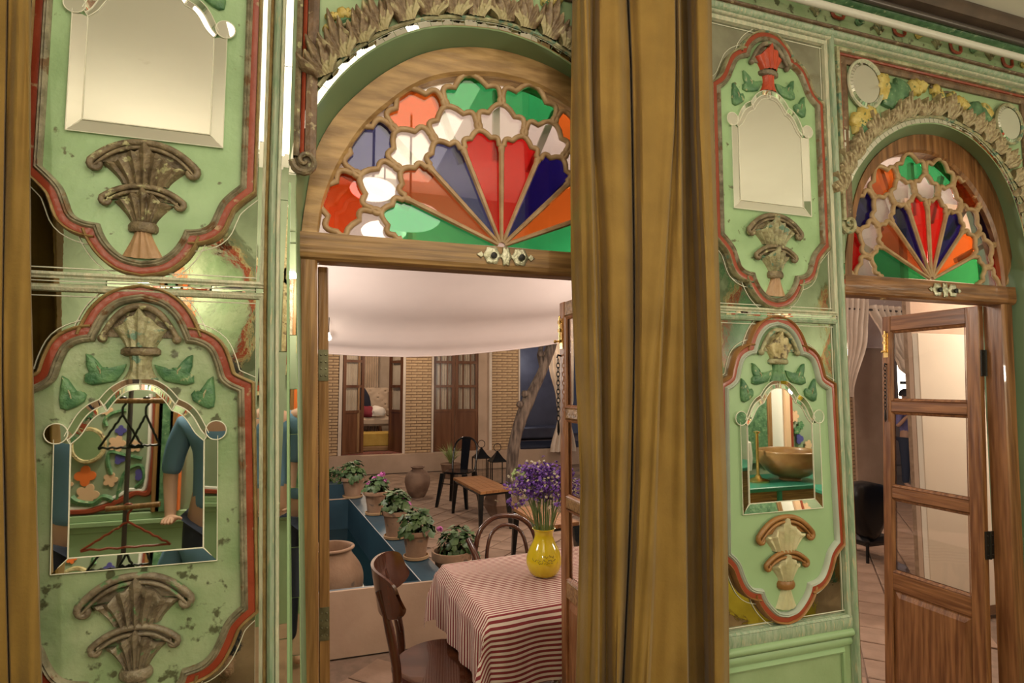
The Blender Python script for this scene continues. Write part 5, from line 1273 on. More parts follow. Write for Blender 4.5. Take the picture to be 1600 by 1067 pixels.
def potted(name, c, rr, hh, label, seed, fr=.17, fh=.2, nl=110, flowers=(), saucer=True, m='terracotta', group=None, off=(0, 0)):
    root = empty(name, c, label, 'potted plant', group)
    mb = MB(); prof = [(rr*.66, 0), (rr*.72, hh*.3), (rr*.86, hh*.78), (rr*.88, hh*.82), (rr*1.0, hh*.83), (rr*1.02, hh*.95), (rr*1.0, hh), (rr*.9, hh), (rr*.86, hh*.86), (.001, hh*.86)]
    lathe(mb, prof, (c[0], c[1], c[2]+.018), 28); obj('clay_pot', mb, m, root, smooth=True)
    mb = MB(); lathe(mb, [(.001, hh*.88), (rr*.86, hh*.88)], (c[0], c[1], c[2]+.018), 20); obj('soil', mb, 'soil', root)
    if saucer: mb = MB(); lathe(mb, [(rr*.70, 0), (rr*.84, .006), (rr*.86, .024), (rr*.80, .026), (rr*.76, .012), (.001, .010)], c, 28); obj('saucer', mb, 'saucer', root, smooth=True)
    top = Vector((c[0]+off[0], c[1]+off[1], c[2]+hh+.03))
    mb = MB(); leaf_cluster(mb, top, fr, fh, nl, seed); o = obj('foliage', mb, 'leaf', root, smooth=True, fixn=False); o['kind'] = 'stuff'
    rnd = random.Random(seed+1)
    for k in range(7):
        a = rnd.uniform(0, 6.28); m2 = MB(); q = rnd.uniform(.3, .8)
        tube(m2, crom([(c[0], c[1], c[2]+hh*.9), (top.x+math.cos(a)*fr*q*.4, top.y+math.sin(a)*fr*q*.4, top.z+fh*.3), (top.x+math.cos(a)*fr*q, top.y+math.sin(a)*fr*q, top.z+fh*.6)], 3), .004, 5); obj('plant_stem', m2, 'stem', root)
    for fpx, fpy in flowers:
        p = EYE+ray(fpx, fpy)*((c[1]-EYE.y)/ray(fpx, fpy).y)
        m2 = MB(); r3_ = random.Random(int(fpx))
        for k in range(12): leaf_cluster(m2, p, .026, .022, 3, int(fpx)+k, .011)
        fl = obj('flower_head', m2, 'flower_pink', root, fixn=False)
        m3 = MB(); tube(m3, crom([(top.x, top.y, top.z), ((p.x+top.x)/2, (p.y+top.y)/2, top.z+(p.z-top.z)*.6), tuple(p)], 3), .0028, 5); obj('flower_stalk', m3, 'stem', root)
    return root
PG = 'terracotta pots standing along the pool ledge'
q = G(551, 777, LZ); potted('potted_geranium', (q.x, q.y, LZ), .125, .20, 'farthest potted plant on the pool ledge corner, bushy green without flowers', 41, .15, .17, 120, group=PG)
q = G(587, 803, LZ); potted('potted_geranium', (q.x, q.y, LZ), .115, .20, 'second farthest pot on the ledge, with several magenta blooms', 42, .13, .13, 100, [(585, 748), (577, 755), (593, 745), (598, 741), (601, 752)], group=PG)
q = G(618, 840, LZ); potted('potted_geranium', (q.x, q.y, LZ), .11, .20, 'third farthest pot on the ledge, with two pink blooms, leaning toward its neighbour', 43, .13, .16, 120, [(627, 780), (638, 787)], group=PG)
q = G(650, 872, LZ); potted('potted_geranium', (q.x, q.y, LZ), .105, .18, 'pot on the ledge with dense leaves and no bloom, behind the chair back', 44, .13, .14, 150, group=PG)
q = G(706, 889, .22); potted('potted_geranium', (q.x, q.y, 0), .15, .34, 'large low pot on the ground behind the striped table, one pink bloom', 45, .16, .17, 140, [(687, 827)], group=PG, off=(.05, 0))
q = G(523, 757, LZ+.13)
lf_ = empty('leafy_weed', (q.x, yf+.3, LZ+.12), 'sparse leafy plant on the blue pool rim at the near left jamb', 'plant')
mb = MB(); leaf_cluster(mb, (q.x, yf+.3, LZ+.17), .15, .14, 38, 3, .028); obj('foliage', mb, 'leaf', lf_, fixn=False)['kind'] = 'stuff'
for k in range(4): mb = MB(); tube(mb, [(q.x, yf+.3, LZ+.12), (q.x-.1+.06*k, yf+.3, LZ+.26)], .004, 5); obj('plant_stem', mb, 'stem', lf_)
def jar(c, prof, m, label, name='clay_jar'):
    mb = MB(); lathe(mb, crom(prof, 4), c, 36)
    def w(v): return v+Vector((1, 1, .2))*(.004*noise.noise(v*9))
    mb.map(w); return tag(obj(name, mb, m, None, smooth=True), label, 'jar')
q = W(516, 900, 2.62)
jar((q.x, 2.62, .05), [(.12, 0), (.19, .08), (.222, .20), (.21, .29), (.155, .37), (.135, .405), (.138, .425), (.155, .432), (.155, .445), (.135, .445), (.125, .40), (.12, .3), (.001, .2)], 'terracotta', 'large pale terracotta jar standing in the pool by the door jamb')
q = G(652, 776); jar((q.x, q.y, 0), [(.10, 0), (.135, .06), (.175, .17), (.18, .25), (.15, .33), (.09, .375), (.078, .395), (.10, .415), (.10, .425), (.08, .425), (.07, .38), (.001, .3)], 'terracotta_dark', 'dark squat clay jar on the ground beside the black metal chair')
# tufty grass plant
q = G(712, 752)
gr = empty('grass_plant', (q.x, q.y+.4, 0), 'pale green spiky grass plant behind the black metal chair', 'plant')
mb = MB(); lathe(mb, [(.12, 0), (.17, .22), (.18, .24), (.001, .24)], (q.x, q.y+.4, 0), 20); obj('clay_pot', mb, 'terracotta_dark', gr, smooth=True)
mb = MB(); rnd = random.Random(4)
for k in range(90):
    a = rnd.uniform(0, 2*PI); L_ = rnd.uniform(.22, .42); sp = rnd.uniform(.3, 1.0); b0 = Vector((q.x, q.y+.4, .23)); d = Vector((math.cos(a), math.sin(a), 0)); s_ = Vector((-d.y, d.x, 0))*.006
    P = [b0+d*(L_*sp*t)+Vector((0, 0, L_*(t*1.25-sp*.75*t*t))) for t in (0, .33, .66, 1)]
    mb.add([P[0]-s_, P[0]+s_, P[1]-s_, P[1]+s_, P[2]-s_*.7, P[2]+s_*.7, P[3]], [(0, 1, 3, 2), (2, 3, 5, 4), (4, 5, 6)])
obj('grass_blades', mb, 'leaf_light', gr, fixn=False)['kind'] = 'stuff'
# ------------------------------------------------------------------ tree trunk
TY = 5.55
def tp(px, py, y=TY): return W(px, py, y)
mb = MB(); path = [(804, 796), (800, 765), (799, 735), (802, 705), (808, 675), (815, 650), (824, 628), (835, 606), (846, 584), (854, 562), (861, 540), (868, 515), (873, 490)]
wd_ = [11, 9.5, 9, 9.5, 9, 9.5, 10, 8.5, 8, 7.5, 8, 7, 6]
P3 = crom([tuple(tp(*p)) for p in path], 4); sc_ = 7.3/900
rr_ = [x[0]*sc_*1.0 for x in crom([(w,) for w in wd_], 4)]
tube(mb, P3, rr_, 14)
def wv(v): n_ = noise.noise(Vector((v.x*9, v.y*9, v.z*2.2))); return v+Vector((n_*.022, n_*.02, 0))
mb.map(wv); tr = obj('tree_trunk', mb, 'bark', None, smooth=True); tag(tr, 'bare grey leaning tree trunk rising behind the benches', 'tree')
for cx_, cy_, r_ in ((820, 615, .05), (812, 632, .045), (846, 552, .045)):
    m2 = MB(); ball(m2, tp(cx_, cy_, TY-.05), r_, 8); m2.map(lambda v: v+Vector((1, 1, 1))*.02*noise.noise(v*22)); obj('burl', m2, 'bark', tr, smooth=True)
m2 = MB(); tube(m2, [tp(848, 575), tp(843, 555), tp(846, 540), tp(842, 515)], [.045, .04, .035, .03], 8); m2.map(wv); obj('branch', m2, 'bark', tr, smooth=True)
# ------------------------------------------------------------------ lanterns
def lantern(px, py_base, y, H, w, label):
    q = W(px, py_base, y); x, z0 = q.x, 0
    root = empty('floor_lantern', (x, y, 0), label, 'lantern', 'black iron lanterns by the brick pier')
    hw = w/2; mb = MB()
    for a, b in ((-1, -1), (-1, 1), (1, -1), (1, 1)): box(mb, (x+a*hw-.008, y+b*hw-.008, .0), (x+a*hw+.008, y+b*hw+.008, H*.62))
    for zz_ in (.02, H*.62):
        for a in (-1, 1): box(mb, (x-hw, y+a*hw-.008, zz_-.008), (x+hw, y+a*hw+.008, zz_+.008)); box(mb, (x+a*hw-.008, y-hw, zz_-.008), (x+a*hw+.008, y+hw, zz_+.008))
    obj('frame', mb, 'black_iron', root)
    mb = MB(); c = [(x-hw, y-hw), (x+hw, y-hw), (x+hw, y+hw), (x-hw, y+hw)]; k = .45
    mb.add([(a, b, H*.63) for a, b in c]+[(x+(a-x)*k*1.4, y+(b-y)*k*1.4, H*.70) for a, b in c]+[(x, y, H*.88)], [(i, (i+1) % 4, 4+(i+1) % 4, 4+i) for i in range(4)]+[(4+i, 4+(i+1) % 4, 8) for i in range(4)]+[(3, 2, 1, 0)]); obj('roof', mb, 'black_metal', root)
    mb = MB(); tube(mb, [(x+.06*math.cos(t), y, H*.95+.06*math.sin(t)) for t in [2*PI*i/16 for i in range(16)]], .006, 6, closed=True); obj('ring', mb, 'black_iron', root, smooth=True)
    for a, b in ((0, -1), (0, 1)): mb = MB(); box(mb, (x-hw, y+b*hw-.002, .03), (x+hw, y+b*hw+.002, H*.61)); obj('glass_pane', mb, 'leaf_glass', root)
    return root
lantern(777, 760, 7.2, .64, .24, 'black pyramid-roofed iron lantern left of the tree trunk')
lantern(752, 748, 7.6, .66, .24, 'black iron lantern half hidden behind the metal chair')
# ------------------------------------------------------------------ black metal chair
def metal_chair():
    fl = Vector((1.56, 6.02, 0)); ang = R(-38)
    c, s = math.cos(ang), math.sin(ang)
    o = Vector((1.79, 6.02, 0))
    T = lambda v: Vector((o.x+v.x*c-v.y*s, o.y+v.x*s+v.y*c, v.z))
    root = empty('metal_chair', tuple(o), 'black glossy metal chair with tall curved hoop back', 'chair')
    mb = MB(); P = []
    n = 28
    for i in range(n):
        t = 2*PI*i/n; r_ = 1/(abs(math.cos(t))**4+abs(math.sin(t))**4)**.25; P.append((.18*r_*math.cos(t), .18*r_*math.sin(t)))
    mb.add([(x, y, .43) for x, y in P]+[(x, y, .452) for x, y in P]+[(x*.85, y*.85, .447) for x, y in P], [(i, (i+1) % n, n+(i+1) % n, n+i) for i in range(n)]+[(n+i, n+(i+1) % n, 2*n+(i+1) % n, 2*n+i) for i in range(n)]+[tuple(2*n+i for i in range(n)), tuple(range(n-1, -1, -1))])
    mb.map(T); obj('seat', mb, 'black_gloss', root)
    for a, b in ((-1, -1), (1, -1), (-1, 1), (1, 1)):
        mb = MB(); k = [(a*.155, b*.155, .43), (a*.215, b*.215, 0)]
        q0, q1 = Vector(k[0]), Vector(k[1]); vs = []
        for q_, w_ in ((q0, .028), (q1, .016)):
            for u, v in ((-1, -1), (1, -1), (1, 1), (-1, 1)): vs.append((q_.x+u*w_, q_.y+v*w_, q_.z))
        mb.add(vs, [(i, (i+1) % 4, 4+(i+1) % 4, 4+i) for i in range(4)]+[(0, 1, 2, 3), (7, 6, 5, 4)]); mb.map(T); obj('leg', mb, 'black_metal', root)
    mb = MB(); pts = [(-.165, .16, .44), (-.175, .20, .62), (-.155, .235, .78), (-.08, .25, .855), (0, .255, .87), (.08, .25, .855), (.155, .235, .78), (.175, .20, .62), (.165, .16, .44)]
    tube(mb, crom(pts, 4), .013, 8); mb.map(T); obj('hoop_back', mb, 'black_gloss', root, smooth=True)
    mb = MB(); mb.add([(-.055, .165, .45), (.055, .165, .45), (.065, .25, .86), (-.065, .25, .86), (-.055, .172, .45), (.055, .172, .45), (.065, .257, .86), (-.065, .257, .86)], [(0, 1, 2, 3), (7, 6, 5, 4), (0, 4, 5, 1), (2, 6, 7, 3), (0, 3, 7, 4), (1, 5, 6, 2)]); mb.map(T); obj('splat', mb, 'black_gloss', root)
    for b in (-1, 1): mb = MB(); tube(mb, [(-.18, b*.18, .30), (.18, b*.18, .30)], .007, 6); mb.map(T); obj('stretcher', mb, 'black_metal', root)
metal_chair()
# ------------------------------------------------------------------ low benches
def bench(label, corners, z, legs, grp='low wooden topped benches in the courtyard'):
    P = [G(*c, z) for c in corners]; cx_ = sum((p.x for p in P))/4; cy_ = sum((p.y for p in P))/4
    root = empty('low_bench', (cx_, cy_, 0), label, 'bench', grp)
    NB = 5
    for k in range(NB):
        a = P[0]+(P[1]-P[0])*0; t0, t1 = k/NB+.004, (k+1)/NB-.004
        A = P[0]+(P[3]-P[0])*t0; B = P[1]+(P[2]-P[1])*t0; C_ = P[1]+(P[2]-P[1])*t1; D_ = P[0]+(P[3]-P[0])*t1
        mb = MB(); mb.add([(v.x, v.y, z-.03) for v in (A, B, C_, D_)]+[(v.x, v.y, z) for v in (A, B, C_, D_)], [(3, 2, 1, 0), (4, 5, 6, 7)]+[(i, (i+1) % 4, 4+(i+1) % 4, 4+i) for i in range(4)]); obj('plank', mb, 'bench_top', root)
    mb = MB(); cc = [P[i]+(Vector((cx_, cy_, z))-P[i])*.08 for i in range(4)]
    for i in range(4): a, b = cc[i], cc[(i+1) % 4]; tube(mb, [(a.x, a.y, z-.045), (b.x, b.y, z-.045)], .016, 6)
    obj('apron', mb, 'black_metal', root)
    for i in range(4):
        a = P[i]+(Vector((cx_, cy_, z))-P[i])*.10; o_ = P[i]; mb = MB()
        vs = []
        for q_, zz_, w_ in ((a, z-.03, .028), (o_, 0, .016)):
            for u, v in ((-1, -1), (1, -1), (1, 1), (-1, 1)): vs.append((q_.x+u*w_, q_.y+v*w_, zz_))
        mb.add(vs, [(i2, (i2+1) % 4, 4+(i2+1) % 4, 4+i2) for i2 in range(4)]+[(0, 1, 2, 3), (7, 6, 5, 4)]); obj('leg', mb, 'black_metal', root)
bench('low wooden bench with black legs in front of the metal chair', [(708, 746), (751, 768.5), (798, 763), (753, 743)], .44, 4)
bench('second low wooden bench half hidden behind the purple flowers', [(802, 793), (850, 823), (905, 815), (850, 789)], .44, 4)
# hexagonal planter
q = G(782, 806)
pl_ = empty('hexagonal_planter', (q.x, q.y, 0), 'brown faceted hexagonal planter bowl beside the bench leg', 'planter')
mb = MB(); lathe(mb, [(.13, .0), (.225, .16), (.17, .29), (.14, .29), (.14, .22), (.001, .22)], (q.x, q.y, 0), 6); obj('bowl', mb, 'terracotta_dark', pl_)
mb = MB(); lathe(mb, [(.001, .235), (.138, .235)], (q.x, q.y, 0), 6); obj('soil', mb, 'soil', pl_)
# ------------------------------------------------------------------ table with striped cloth
TZ = .735
A_ = G(692, 882, TZ); B_ = G(764, 963, TZ)
e2 = Vector((A_.x-B_.x, A_.y-B_.y, 0)); LB = e2.length; e2.normalize(); e1 = Vector((e2.y, -e2.x, 0)); e1.rotate(Matrix.Rotation(R(3), 3, 'Z'))
LA = 1.15
tab = empty('dining_table', tuple(Vector((B_.x, B_.y, 0))+e1*LA/2+e2*LB/2), 'wooden table under the red striped cloth', 'table')
def tpos(s, t, z): p = Vector((B_.x, B_.y, 0))+e1*s+e2*t; return (p.x, p.y, z)
mb = MB(); mb.add([tpos(s, t, z) for z in (TZ-.035, TZ-.006) for s, t in ((.01, .01), (LA, .01), (LA, LB-.01), (.01, LB-.01))], [(3, 2, 1, 0), (4, 5, 6, 7)]+[(i, (i+1) % 4, 4+(i+1) % 4, 4+i) for i in range(4)]); obj('tabletop', mb, 'walnut', tab)
for s in (.09, LA-.09):
    for t in (.09, LB-.09): mb = MB(); p = tpos(s, t, 0); tube(mb, [p, (p[0], p[1], TZ-.04)], [.018, .028], 8); obj('leg', mb, 'walnut', tab, smooth=True)
# cloth: a sheet in (s,t) cloth coordinates folded over the table edges
NS_, NT_ = 110, 90; ov = .30; s0, s1, t0, t1 = -.26, LA+.05, -.275, LB+.22
mb = MB(); uv = []
for j in range(NT_+1):
    t = t0+(t1-t0)*j/NT_
    for i in range(NS_+1):
        s = s0+(s1-s0)*i/NS_; ds = max(-s, 0); dt = max(-t, 0); dtb = max(t-LB, 0)
        d1_, d2_ = ds, dt+dtb; dd = math.hypot(d1_, d2_); drop = dd if dd > 0 else 0
        out_s = out_t = 0
        if dd > 0:
            corner = min(d1_, d2_)/max(dd, 1e-6)
            flare = .035+.34*dd*corner; drop = dd*(1-.10*corner); r_ = min(dd, .02)
            k = flare*min(1, dd/.06)
            wv_ = .012*math.sin(s*26+t*3)*min(1, dd/.15)*(1 if d2_ > d1_ else 0)+.010*math.sin(t*34)*min(1, dd/.15)*(1 if d1_ >= d2_ else 0)
            out_s = k*(d1_/dd)+wv_*(d1_ >= d2_); out_t = k*(d2_/dd)+wv_*(d2_ > d1_)
            drop = max(0, drop-.006)
        ps = max(s, 0)-out_s; pt = min(max(t, 0), LB)+(-out_t if dt > 0 else out_t)
        z = TZ-drop+.0015*math.sin(s*13)*math.sin(t*17)*(dd == 0)
        mb.v.append(tpos(ps, pt, z)); uv.append((s, t))
for j in range(NT_):
    for i in range(NS_): mb.f.append((j*(NS_+1)+i, j*(NS_+1)+i+1, (j+1)*(NS_+1)+i+1, (j+1)*(NS_+1)+i)); mb.m.append(0)
me = mb.mesh('tablecloth', 'striped_cloth', True); ul = me.uv_layers.new(name='UVMap')
for lp in me.loops: ul.data[lp.index].uv = uv[lp.vertex_index]
tag(link('tablecloth', me), 'red and cream striped cloth draped over the table beyond the near doorway', 'tablecloth')
# vase with text and flowers
q = G(850, 899, TZ); vx, vy = q.x, q.y
vs_ = empty('flower_vase', (vx, vy, TZ), 'glossy yellow ceramic vase with script on the striped cloth', 'vase')
VP = [(.044, 0), (.062, .012), (.078, .045), (.080, .075), (.068, .115), (.050, .15), (.042, .175), (.046, .198), (.053, .208), (.048, .208), (.040, .19), (.038, .17), (.001, .1)]
mb = MB(); lathe(mb, [(r_, z_) for r_, z_ in crom(VP, 4)], (vx, vy, TZ+.002), 40); obj('vase_body', mb, 'vase_yellow', vs_, smooth=True)
def vr(h):
    P = crom(VP[:9], 6)
    for a, b in zip(P, P[1:]):
        if a[1] <= h <= b[1]: return a[0]+(b[0]-a[0])*(h-a[1])/max(b[1]-a[1], 1e-6)
    return .06
mb = MB(); ca = math.atan2(EYE.y-vy, EYE.x-vx); rnd = random.Random(2)
for ln, (h0, a0_, a1_, amp) in enumerate(((.100, -.1, .75, .004), (.084, -.75, .8, .0035), (.074, -.35, .55, .0035))):
    n = int((a1_-a0_)/.03); pts = []
    for k in range(n):
        a = ca+a0_+k*.03; h_ = h0+amp*math.sin(k*1.35)+amp*.8*math.sin(k*.53+ln)+(.004 if k % 9 == 0 else 0); r_ = vr(h_)+.0006; pts.append((vx+r_*math.cos(a), vy+r_*math.sin(a), TZ+.002+h_))
    g = 0
    while g < n-3: L_ = rnd.randint(6, 12); tube(mb, pts[g:g+L_], .0007, 4) if len(pts[g:g+L_]) > 1 else None; g += L_+1
obj('script_lettering', mb, 'ink', vs_)
bq = empty('flower_bouquet', (vx, vy, TZ+.2), 'bunch of purple statice flowers standing in the yellow vase', 'flowers')
rnd = random.Random(8); sm = MB(); fm = MB(); pm = MB()
for k in range(74):
    a = rnd.uniform(0, 2*PI); sp = rnd.uniform(.01, .155); hh_ = rnd.uniform(.14, .27)*(1-.3*(sp/.155)**2)+.03
    tip = Vector((vx+math.cos(a)*sp, vy+math.sin(a)*sp*.9, TZ+.20+hh_))
    tube(sm, crom([(vx+math.cos(a)*.02, vy+math.sin(a)*.02, TZ+.12), (vx+math.cos(a)*(.03+sp*.25), vy+math.sin(a)*(.03+sp*.25), TZ+.21+hh_*.35), tuple(tip)], 3), .0016, 4)
    for b in range(22):
        d = Vector((rnd.gauss(0, .022), rnd.gauss(0, .022), rnd.gauss(.0, .017))); leaf_cluster(fm if rnd.random() < .8 else pm, tip+d, .006, .006, 2, k*31+b, .0068)
for nm_, m_, mt_ in (('stems', sm, 'stem'), ('purple_florets', fm, 'flower_purple'), ('pale_florets', pm, 'flower_pale')): obj(nm_, m_, mt_, bq, fixn=False)['kind'] = 'stuff'
mb = MB(); g0 = W(812, 745, vy+.05); leaf_cluster(mb, (g0.x, vy+.05, g0.z), .04, .045, 50, 77, .010); obj('leaf_sprig', mb, 'leaf_light', bq, fixn=False)['kind'] = 'stuff'
# ------------------------------------------------------------------ bentwood chairs
def bent_chair(o, ang, label, style, m='bentwood'):
    c, s = math.cos(ang), math.sin(ang); o = Vector(o)
    T = lambda v: Vector((o.x+v.x*c-v.y*s, o.y+v.x*s+v.y*c, v.z))
    root = empty('bentwood_chair', tuple(o), label, 'chair')
    mb = MB(); n = 32; P = [(.205*(1+.06*math.cos(2*t))*math.cos(t), .205*math.sin(t)) for t in [2*PI*i/n for i in range(n)]]
    mb.add([(x, y, .435) for x, y in P]+[(x*1.02, y*1.02, .448) for x, y in P]+[(x*.97, y*.97, .46) for x, y in P]+[(x*.8, y*.8, .452) for x, y in P], [(k*n+i, k*n+(i+1) % n, (k+1)*n+(i+1) % n, (k+1)*n+i) for k in range(3) for i in range(n)]+[tuple(3*n+i for i in range(n)), tuple(range(n-1, -1, -1))]); mb.map(T); obj('seat', mb, m, root, smooth=True)
    for a in (-1, 1):
        mb = MB(); tube(mb, crom([(a*.16, -.15, .44), (a*.175, -.17, .22), (a*.185, -.19, 0)], 3), [.017]*3+[.015]*3+[.012], 8); mb.map(T); obj('leg', mb, m, root, smooth=True)
        if style == 'panel':
            mb = MB(); tube(mb, crom([(a*.19, .26, 0), (a*.175, .20, .25), (a*.165, .175, .46), (a*.15, .21, .66), (a*.13, .255, .80)], 3), [.013]*4+[.018]*6+[.014]*3, 8); mb.map(T); obj('leg', mb, m, root, smooth=True)
    mb = MB(); tube(mb, [(.15*math.cos(t), .15*math.sin(t), .24) for t in [2*PI*i/24 for i in range(24)]], .009, 6, closed=True); mb.map(T); obj('ring_stretcher', mb, m, root, smooth=True)
    if style == 'panel':
        vs = []; fs = []; NX_ = 30; mb = MB()
        for j in range(9):
            v = j/8
            for i in range(NX_+1):
                u = math.sin(PI/2*(-1+2*i/NX_)); hw = .22; ze = .028+.058*math.sqrt(max(0, 1-abs(u)**5)); zc_ = .785
                x = hw*math.sin(u*1.0)/math.sin(1.0); y = .27-.11*(u*u)+.03*(v-.5)
                vs.append((x, y, zc_+(v-.5)*2*ze))
        nv = len(vs); vs += [(x, y+.012, z) for x, y, z in vs]; w_ = NX_+1
        for off in (0, nv):
            for j in range(8):
                for i in range(NX_): fs.append((off+j*w_+i, off+j*w_+i+1, off+(j+1)*w_+i+1, off+(j+1)*w_+i))
        for i in range(NX_): fs.append((i, i+1, nv+i+1, nv+i)); fs.append((8*w_+i, 8*w_+i+1, nv+8*w_+i+1, nv+8*w_+i))
        mb.add(vs, fs); mb.map(T); obj('curved_back_panel', mb, m, root, smooth=True)
    else:
        mb = MB(); tube(mb, crom([(-.19, .24, 0), (-.18, .2, .25), (-.175, .185, .46), (-.18, .21, .65), (-.15, .23, .80), (-.08, .245, .865), (0, .25, .88), (.08, .245, .865), (.15, .23, .80), (.18, .21, .65), (.175, .185, .46), (.18, .2, .25), (.19, .24, 0)], 4), .0135, 8); mb.map(T); obj('outer_hoop', mb, m, root, smooth=True)
        mb = MB(); tube(mb, crom([(-.10, .17, .45), (-.115, .2, .65), (-.085, .225, .79), (0, .235, .835), (.085, .225, .79), (.115, .2, .65), (.10, .17, .45)], 4), .010, 8); mb.map(T); obj('inner_hoop', mb, m, root, smooth=True)
    return root
sq = G(703, 1035, .45)
bent_chair((.595, .79, 0) if False else (sq.x-.03, sq.y-.0, 0), R(80), 'dark glossy bentwood chair with curved panel back at the left of the striped table', 'panel')
sq = G(787, 815, .87)
hc = bent_chair((sq.x+.02, sq.y-.16, 0), R(-4), 'bentwood armchair with double hoop back behind the striped table', 'hoop')
pa, pb2 = W(731, 842, 1.44), W(749, 885, 1.36); xc2 = sq.x+.02
for sx in (1, -1):
    fx2 = lambda x: x if sx == 1 else 2*xc2-x
    mb = MB(); tube(mb, crom([(fx2(pa.x), 1.44, pa.z), (fx2(pb2.x), 1.36, pb2.z), (fx2(pb2.x+.02), 1.32, .46), (fx2(pb2.x+.01), 1.33, .30)], 3), [.014, .016, .018, .019, .019, .018, .017, .016, .015, .013], 8); obj('arm_post', mb, 'bentwood', hc, smooth=True)
# pale cable coil at the lower right
mb = MB()
for k in range(4):
    c0 = W(872+k*3, 1060+k*3, .70); pts = [(c0.x+.05*math.cos(t)*(1+.08*k), .66+.02*k+.02*math.sin(t*2), c0.z-.02+.045*math.sin(t)) for t in [2*PI*i/20 for i in range(20)]]
    tube(mb, pts, .0045, 6, closed=True)
zc0 = W(872, 1060, .7)
tube(mb, crom([(zc0.x-.05, .68, zc0.z-.02), (zc0.x-.06, .70, zc0.z-.25), (zc0.x, .72, .01), (zc0.x+.3, .75, .008)], 5), .0045, 6)
tag(obj('cable_coil', mb, 'cable', None, smooth=True), 'loops of pale cable hanging below the striped cloth', 'cable')
mb = MB(); c0 = W(880, 1062, .75); bbox_(mb, (c0.x-.06, .72, .0), (c0.x+.25, .95, c0.z-.075), .01); tag(obj('side_crate', mb, 'darkwood'), 'dark wooden box under the table behind the cable', 'box')
# ------------------------------------------------------------------ right-hand courtyard side, seen through the far doorway
def rp(px, py, d): return W(px, py, d)
pr = rp(1345, 640, 5.2); xa3 = rp(1322, 640, 5.2).x; xb3 = rp(1350, 640, 5.2).x
br2 = pier(xa3-.3, xb3, 5.4, 0, 2.9, 'shaded brick pier seen through the far doorway'); bricks(br2, xa3-.3, xb3, 5.4, 0, 2.6, .2, .058)
mb = MB(); box(mb, (xb3, 5.36, 0), (rp(1392, 640, 5.36).x, 5.7, 2.9)); tag(obj('wall_column', mb, 'plaster'), 'plain pinkish plaster column beside the shaded brick pier', 'column', kind='structure')
DY = 3.6
g_ = lambda px, py: W(px, py, DY)
drape('drape', (g_(1300, 465).x, g_(1353, 470).x, 2.52), [(g_(1300, 465).x, g_(1356, 500).x, g_(1350, 468).z), (g_(1300, 500).x, g_(1352, 530).x, g_(1345, 520).z)], (g_(1300, 600).x, g_(1330, 600).x, g_(1330, 620).z), DY, 'linen', 'left half of the parted pale drape inside the far doorway', 7)
drape('drape', (g_(1354, 465).x, g_(1442, 470).x, 2.52), [(g_(1356, 480).x, g_(1442, 480).x, g_(1385, 478).z), (g_(1383, 530).x, g_(1442, 530).x, g_(1400, 530).z), (g_(1408, 572).x, g_(1442, 572).x, g_(1410, 572).z), (g_(1426, 592).x, g_(1442, 592).x, g_(1430, 592).z)], (g_(1433, 640).x, g_(1442, 640).x, g_(1433, 640).z), DY, 'linen', 'right half of the parted pale drape sweeping behind the glazed leaf', 9)
mb = MB(); tube(mb, [(3.6, DY, 2.50), (8.6, DY, 2.50)], .012, 8); tag(obj('drape_pole', mb, 'rod_dark', None, smooth=True), 'pole carrying the parted pale drapes inside the far doorway', 'pole')
xe = W(1427, 700, 1.3).x; xf_ = W(1437.5, 700, 1.3).x
pe = pier(xe, xf_, 1.3, 0, 2.9, 'narrow pale brick edge seen through the panes of the far leaf')
bricks(pe, xe, xf_, 1.3, 0, 2.86, .3, .062)
x9 = W(1438, 700, 1.25).x; x10 = W(1610, 700, 1.25).x
mb = MB(); box(mb, (x9, 1.27, 0), (x10, 1.30, 2.9)); tag(obj('wall_pale', mb, 'plaster'), 'plain side wall behind the cream blind', 'wall', kind='structure')
bl_ = W(1443, 700, 1.2); mb = MB(); bbox_(mb, (bl_.x, 1.20, .1), (x10, 1.24, W(1480, 522, 1.2).z), .004); tag(obj('roller_blind', mb, 'blind'), 'cream blind filling the panes of the far door leaf', 'blind')
wx0, wx1 = W(1408, 640, 6.0).x, W(1430, 640, 6.0).x; wz0, wz1 = W(1415, 652, 6).z, W(1415, 570, 6).z
mb = MB(); bbox_(mb, (wx0, 6.0, wz0), (wx1+.1, 6.04, wz1), .004); lw = obj('window_3', mb, 'lamp_shade'); tag(lw, 'small lit window seen through the upper pane of the far leaf', 'window', kind='structure')
mb = MB(); zm = W(1415, 598, 6).z; box(mb, (wx0, 5.97, zm-.025), (wx1+.1, 6.0, zm+.025)); obj('glazing_bar', mb, 'black_iron', lw)
mb = MB(); box(mb, (W(1392, 640, 7).x, 7.0, 0), (W(1520, 640, 7).x, 7.3, 3.4)); tag(obj('wall_right_court', mb, 'plaster_dark'), 'dim end wall of the courtyard at the right', 'wall', kind='structure')
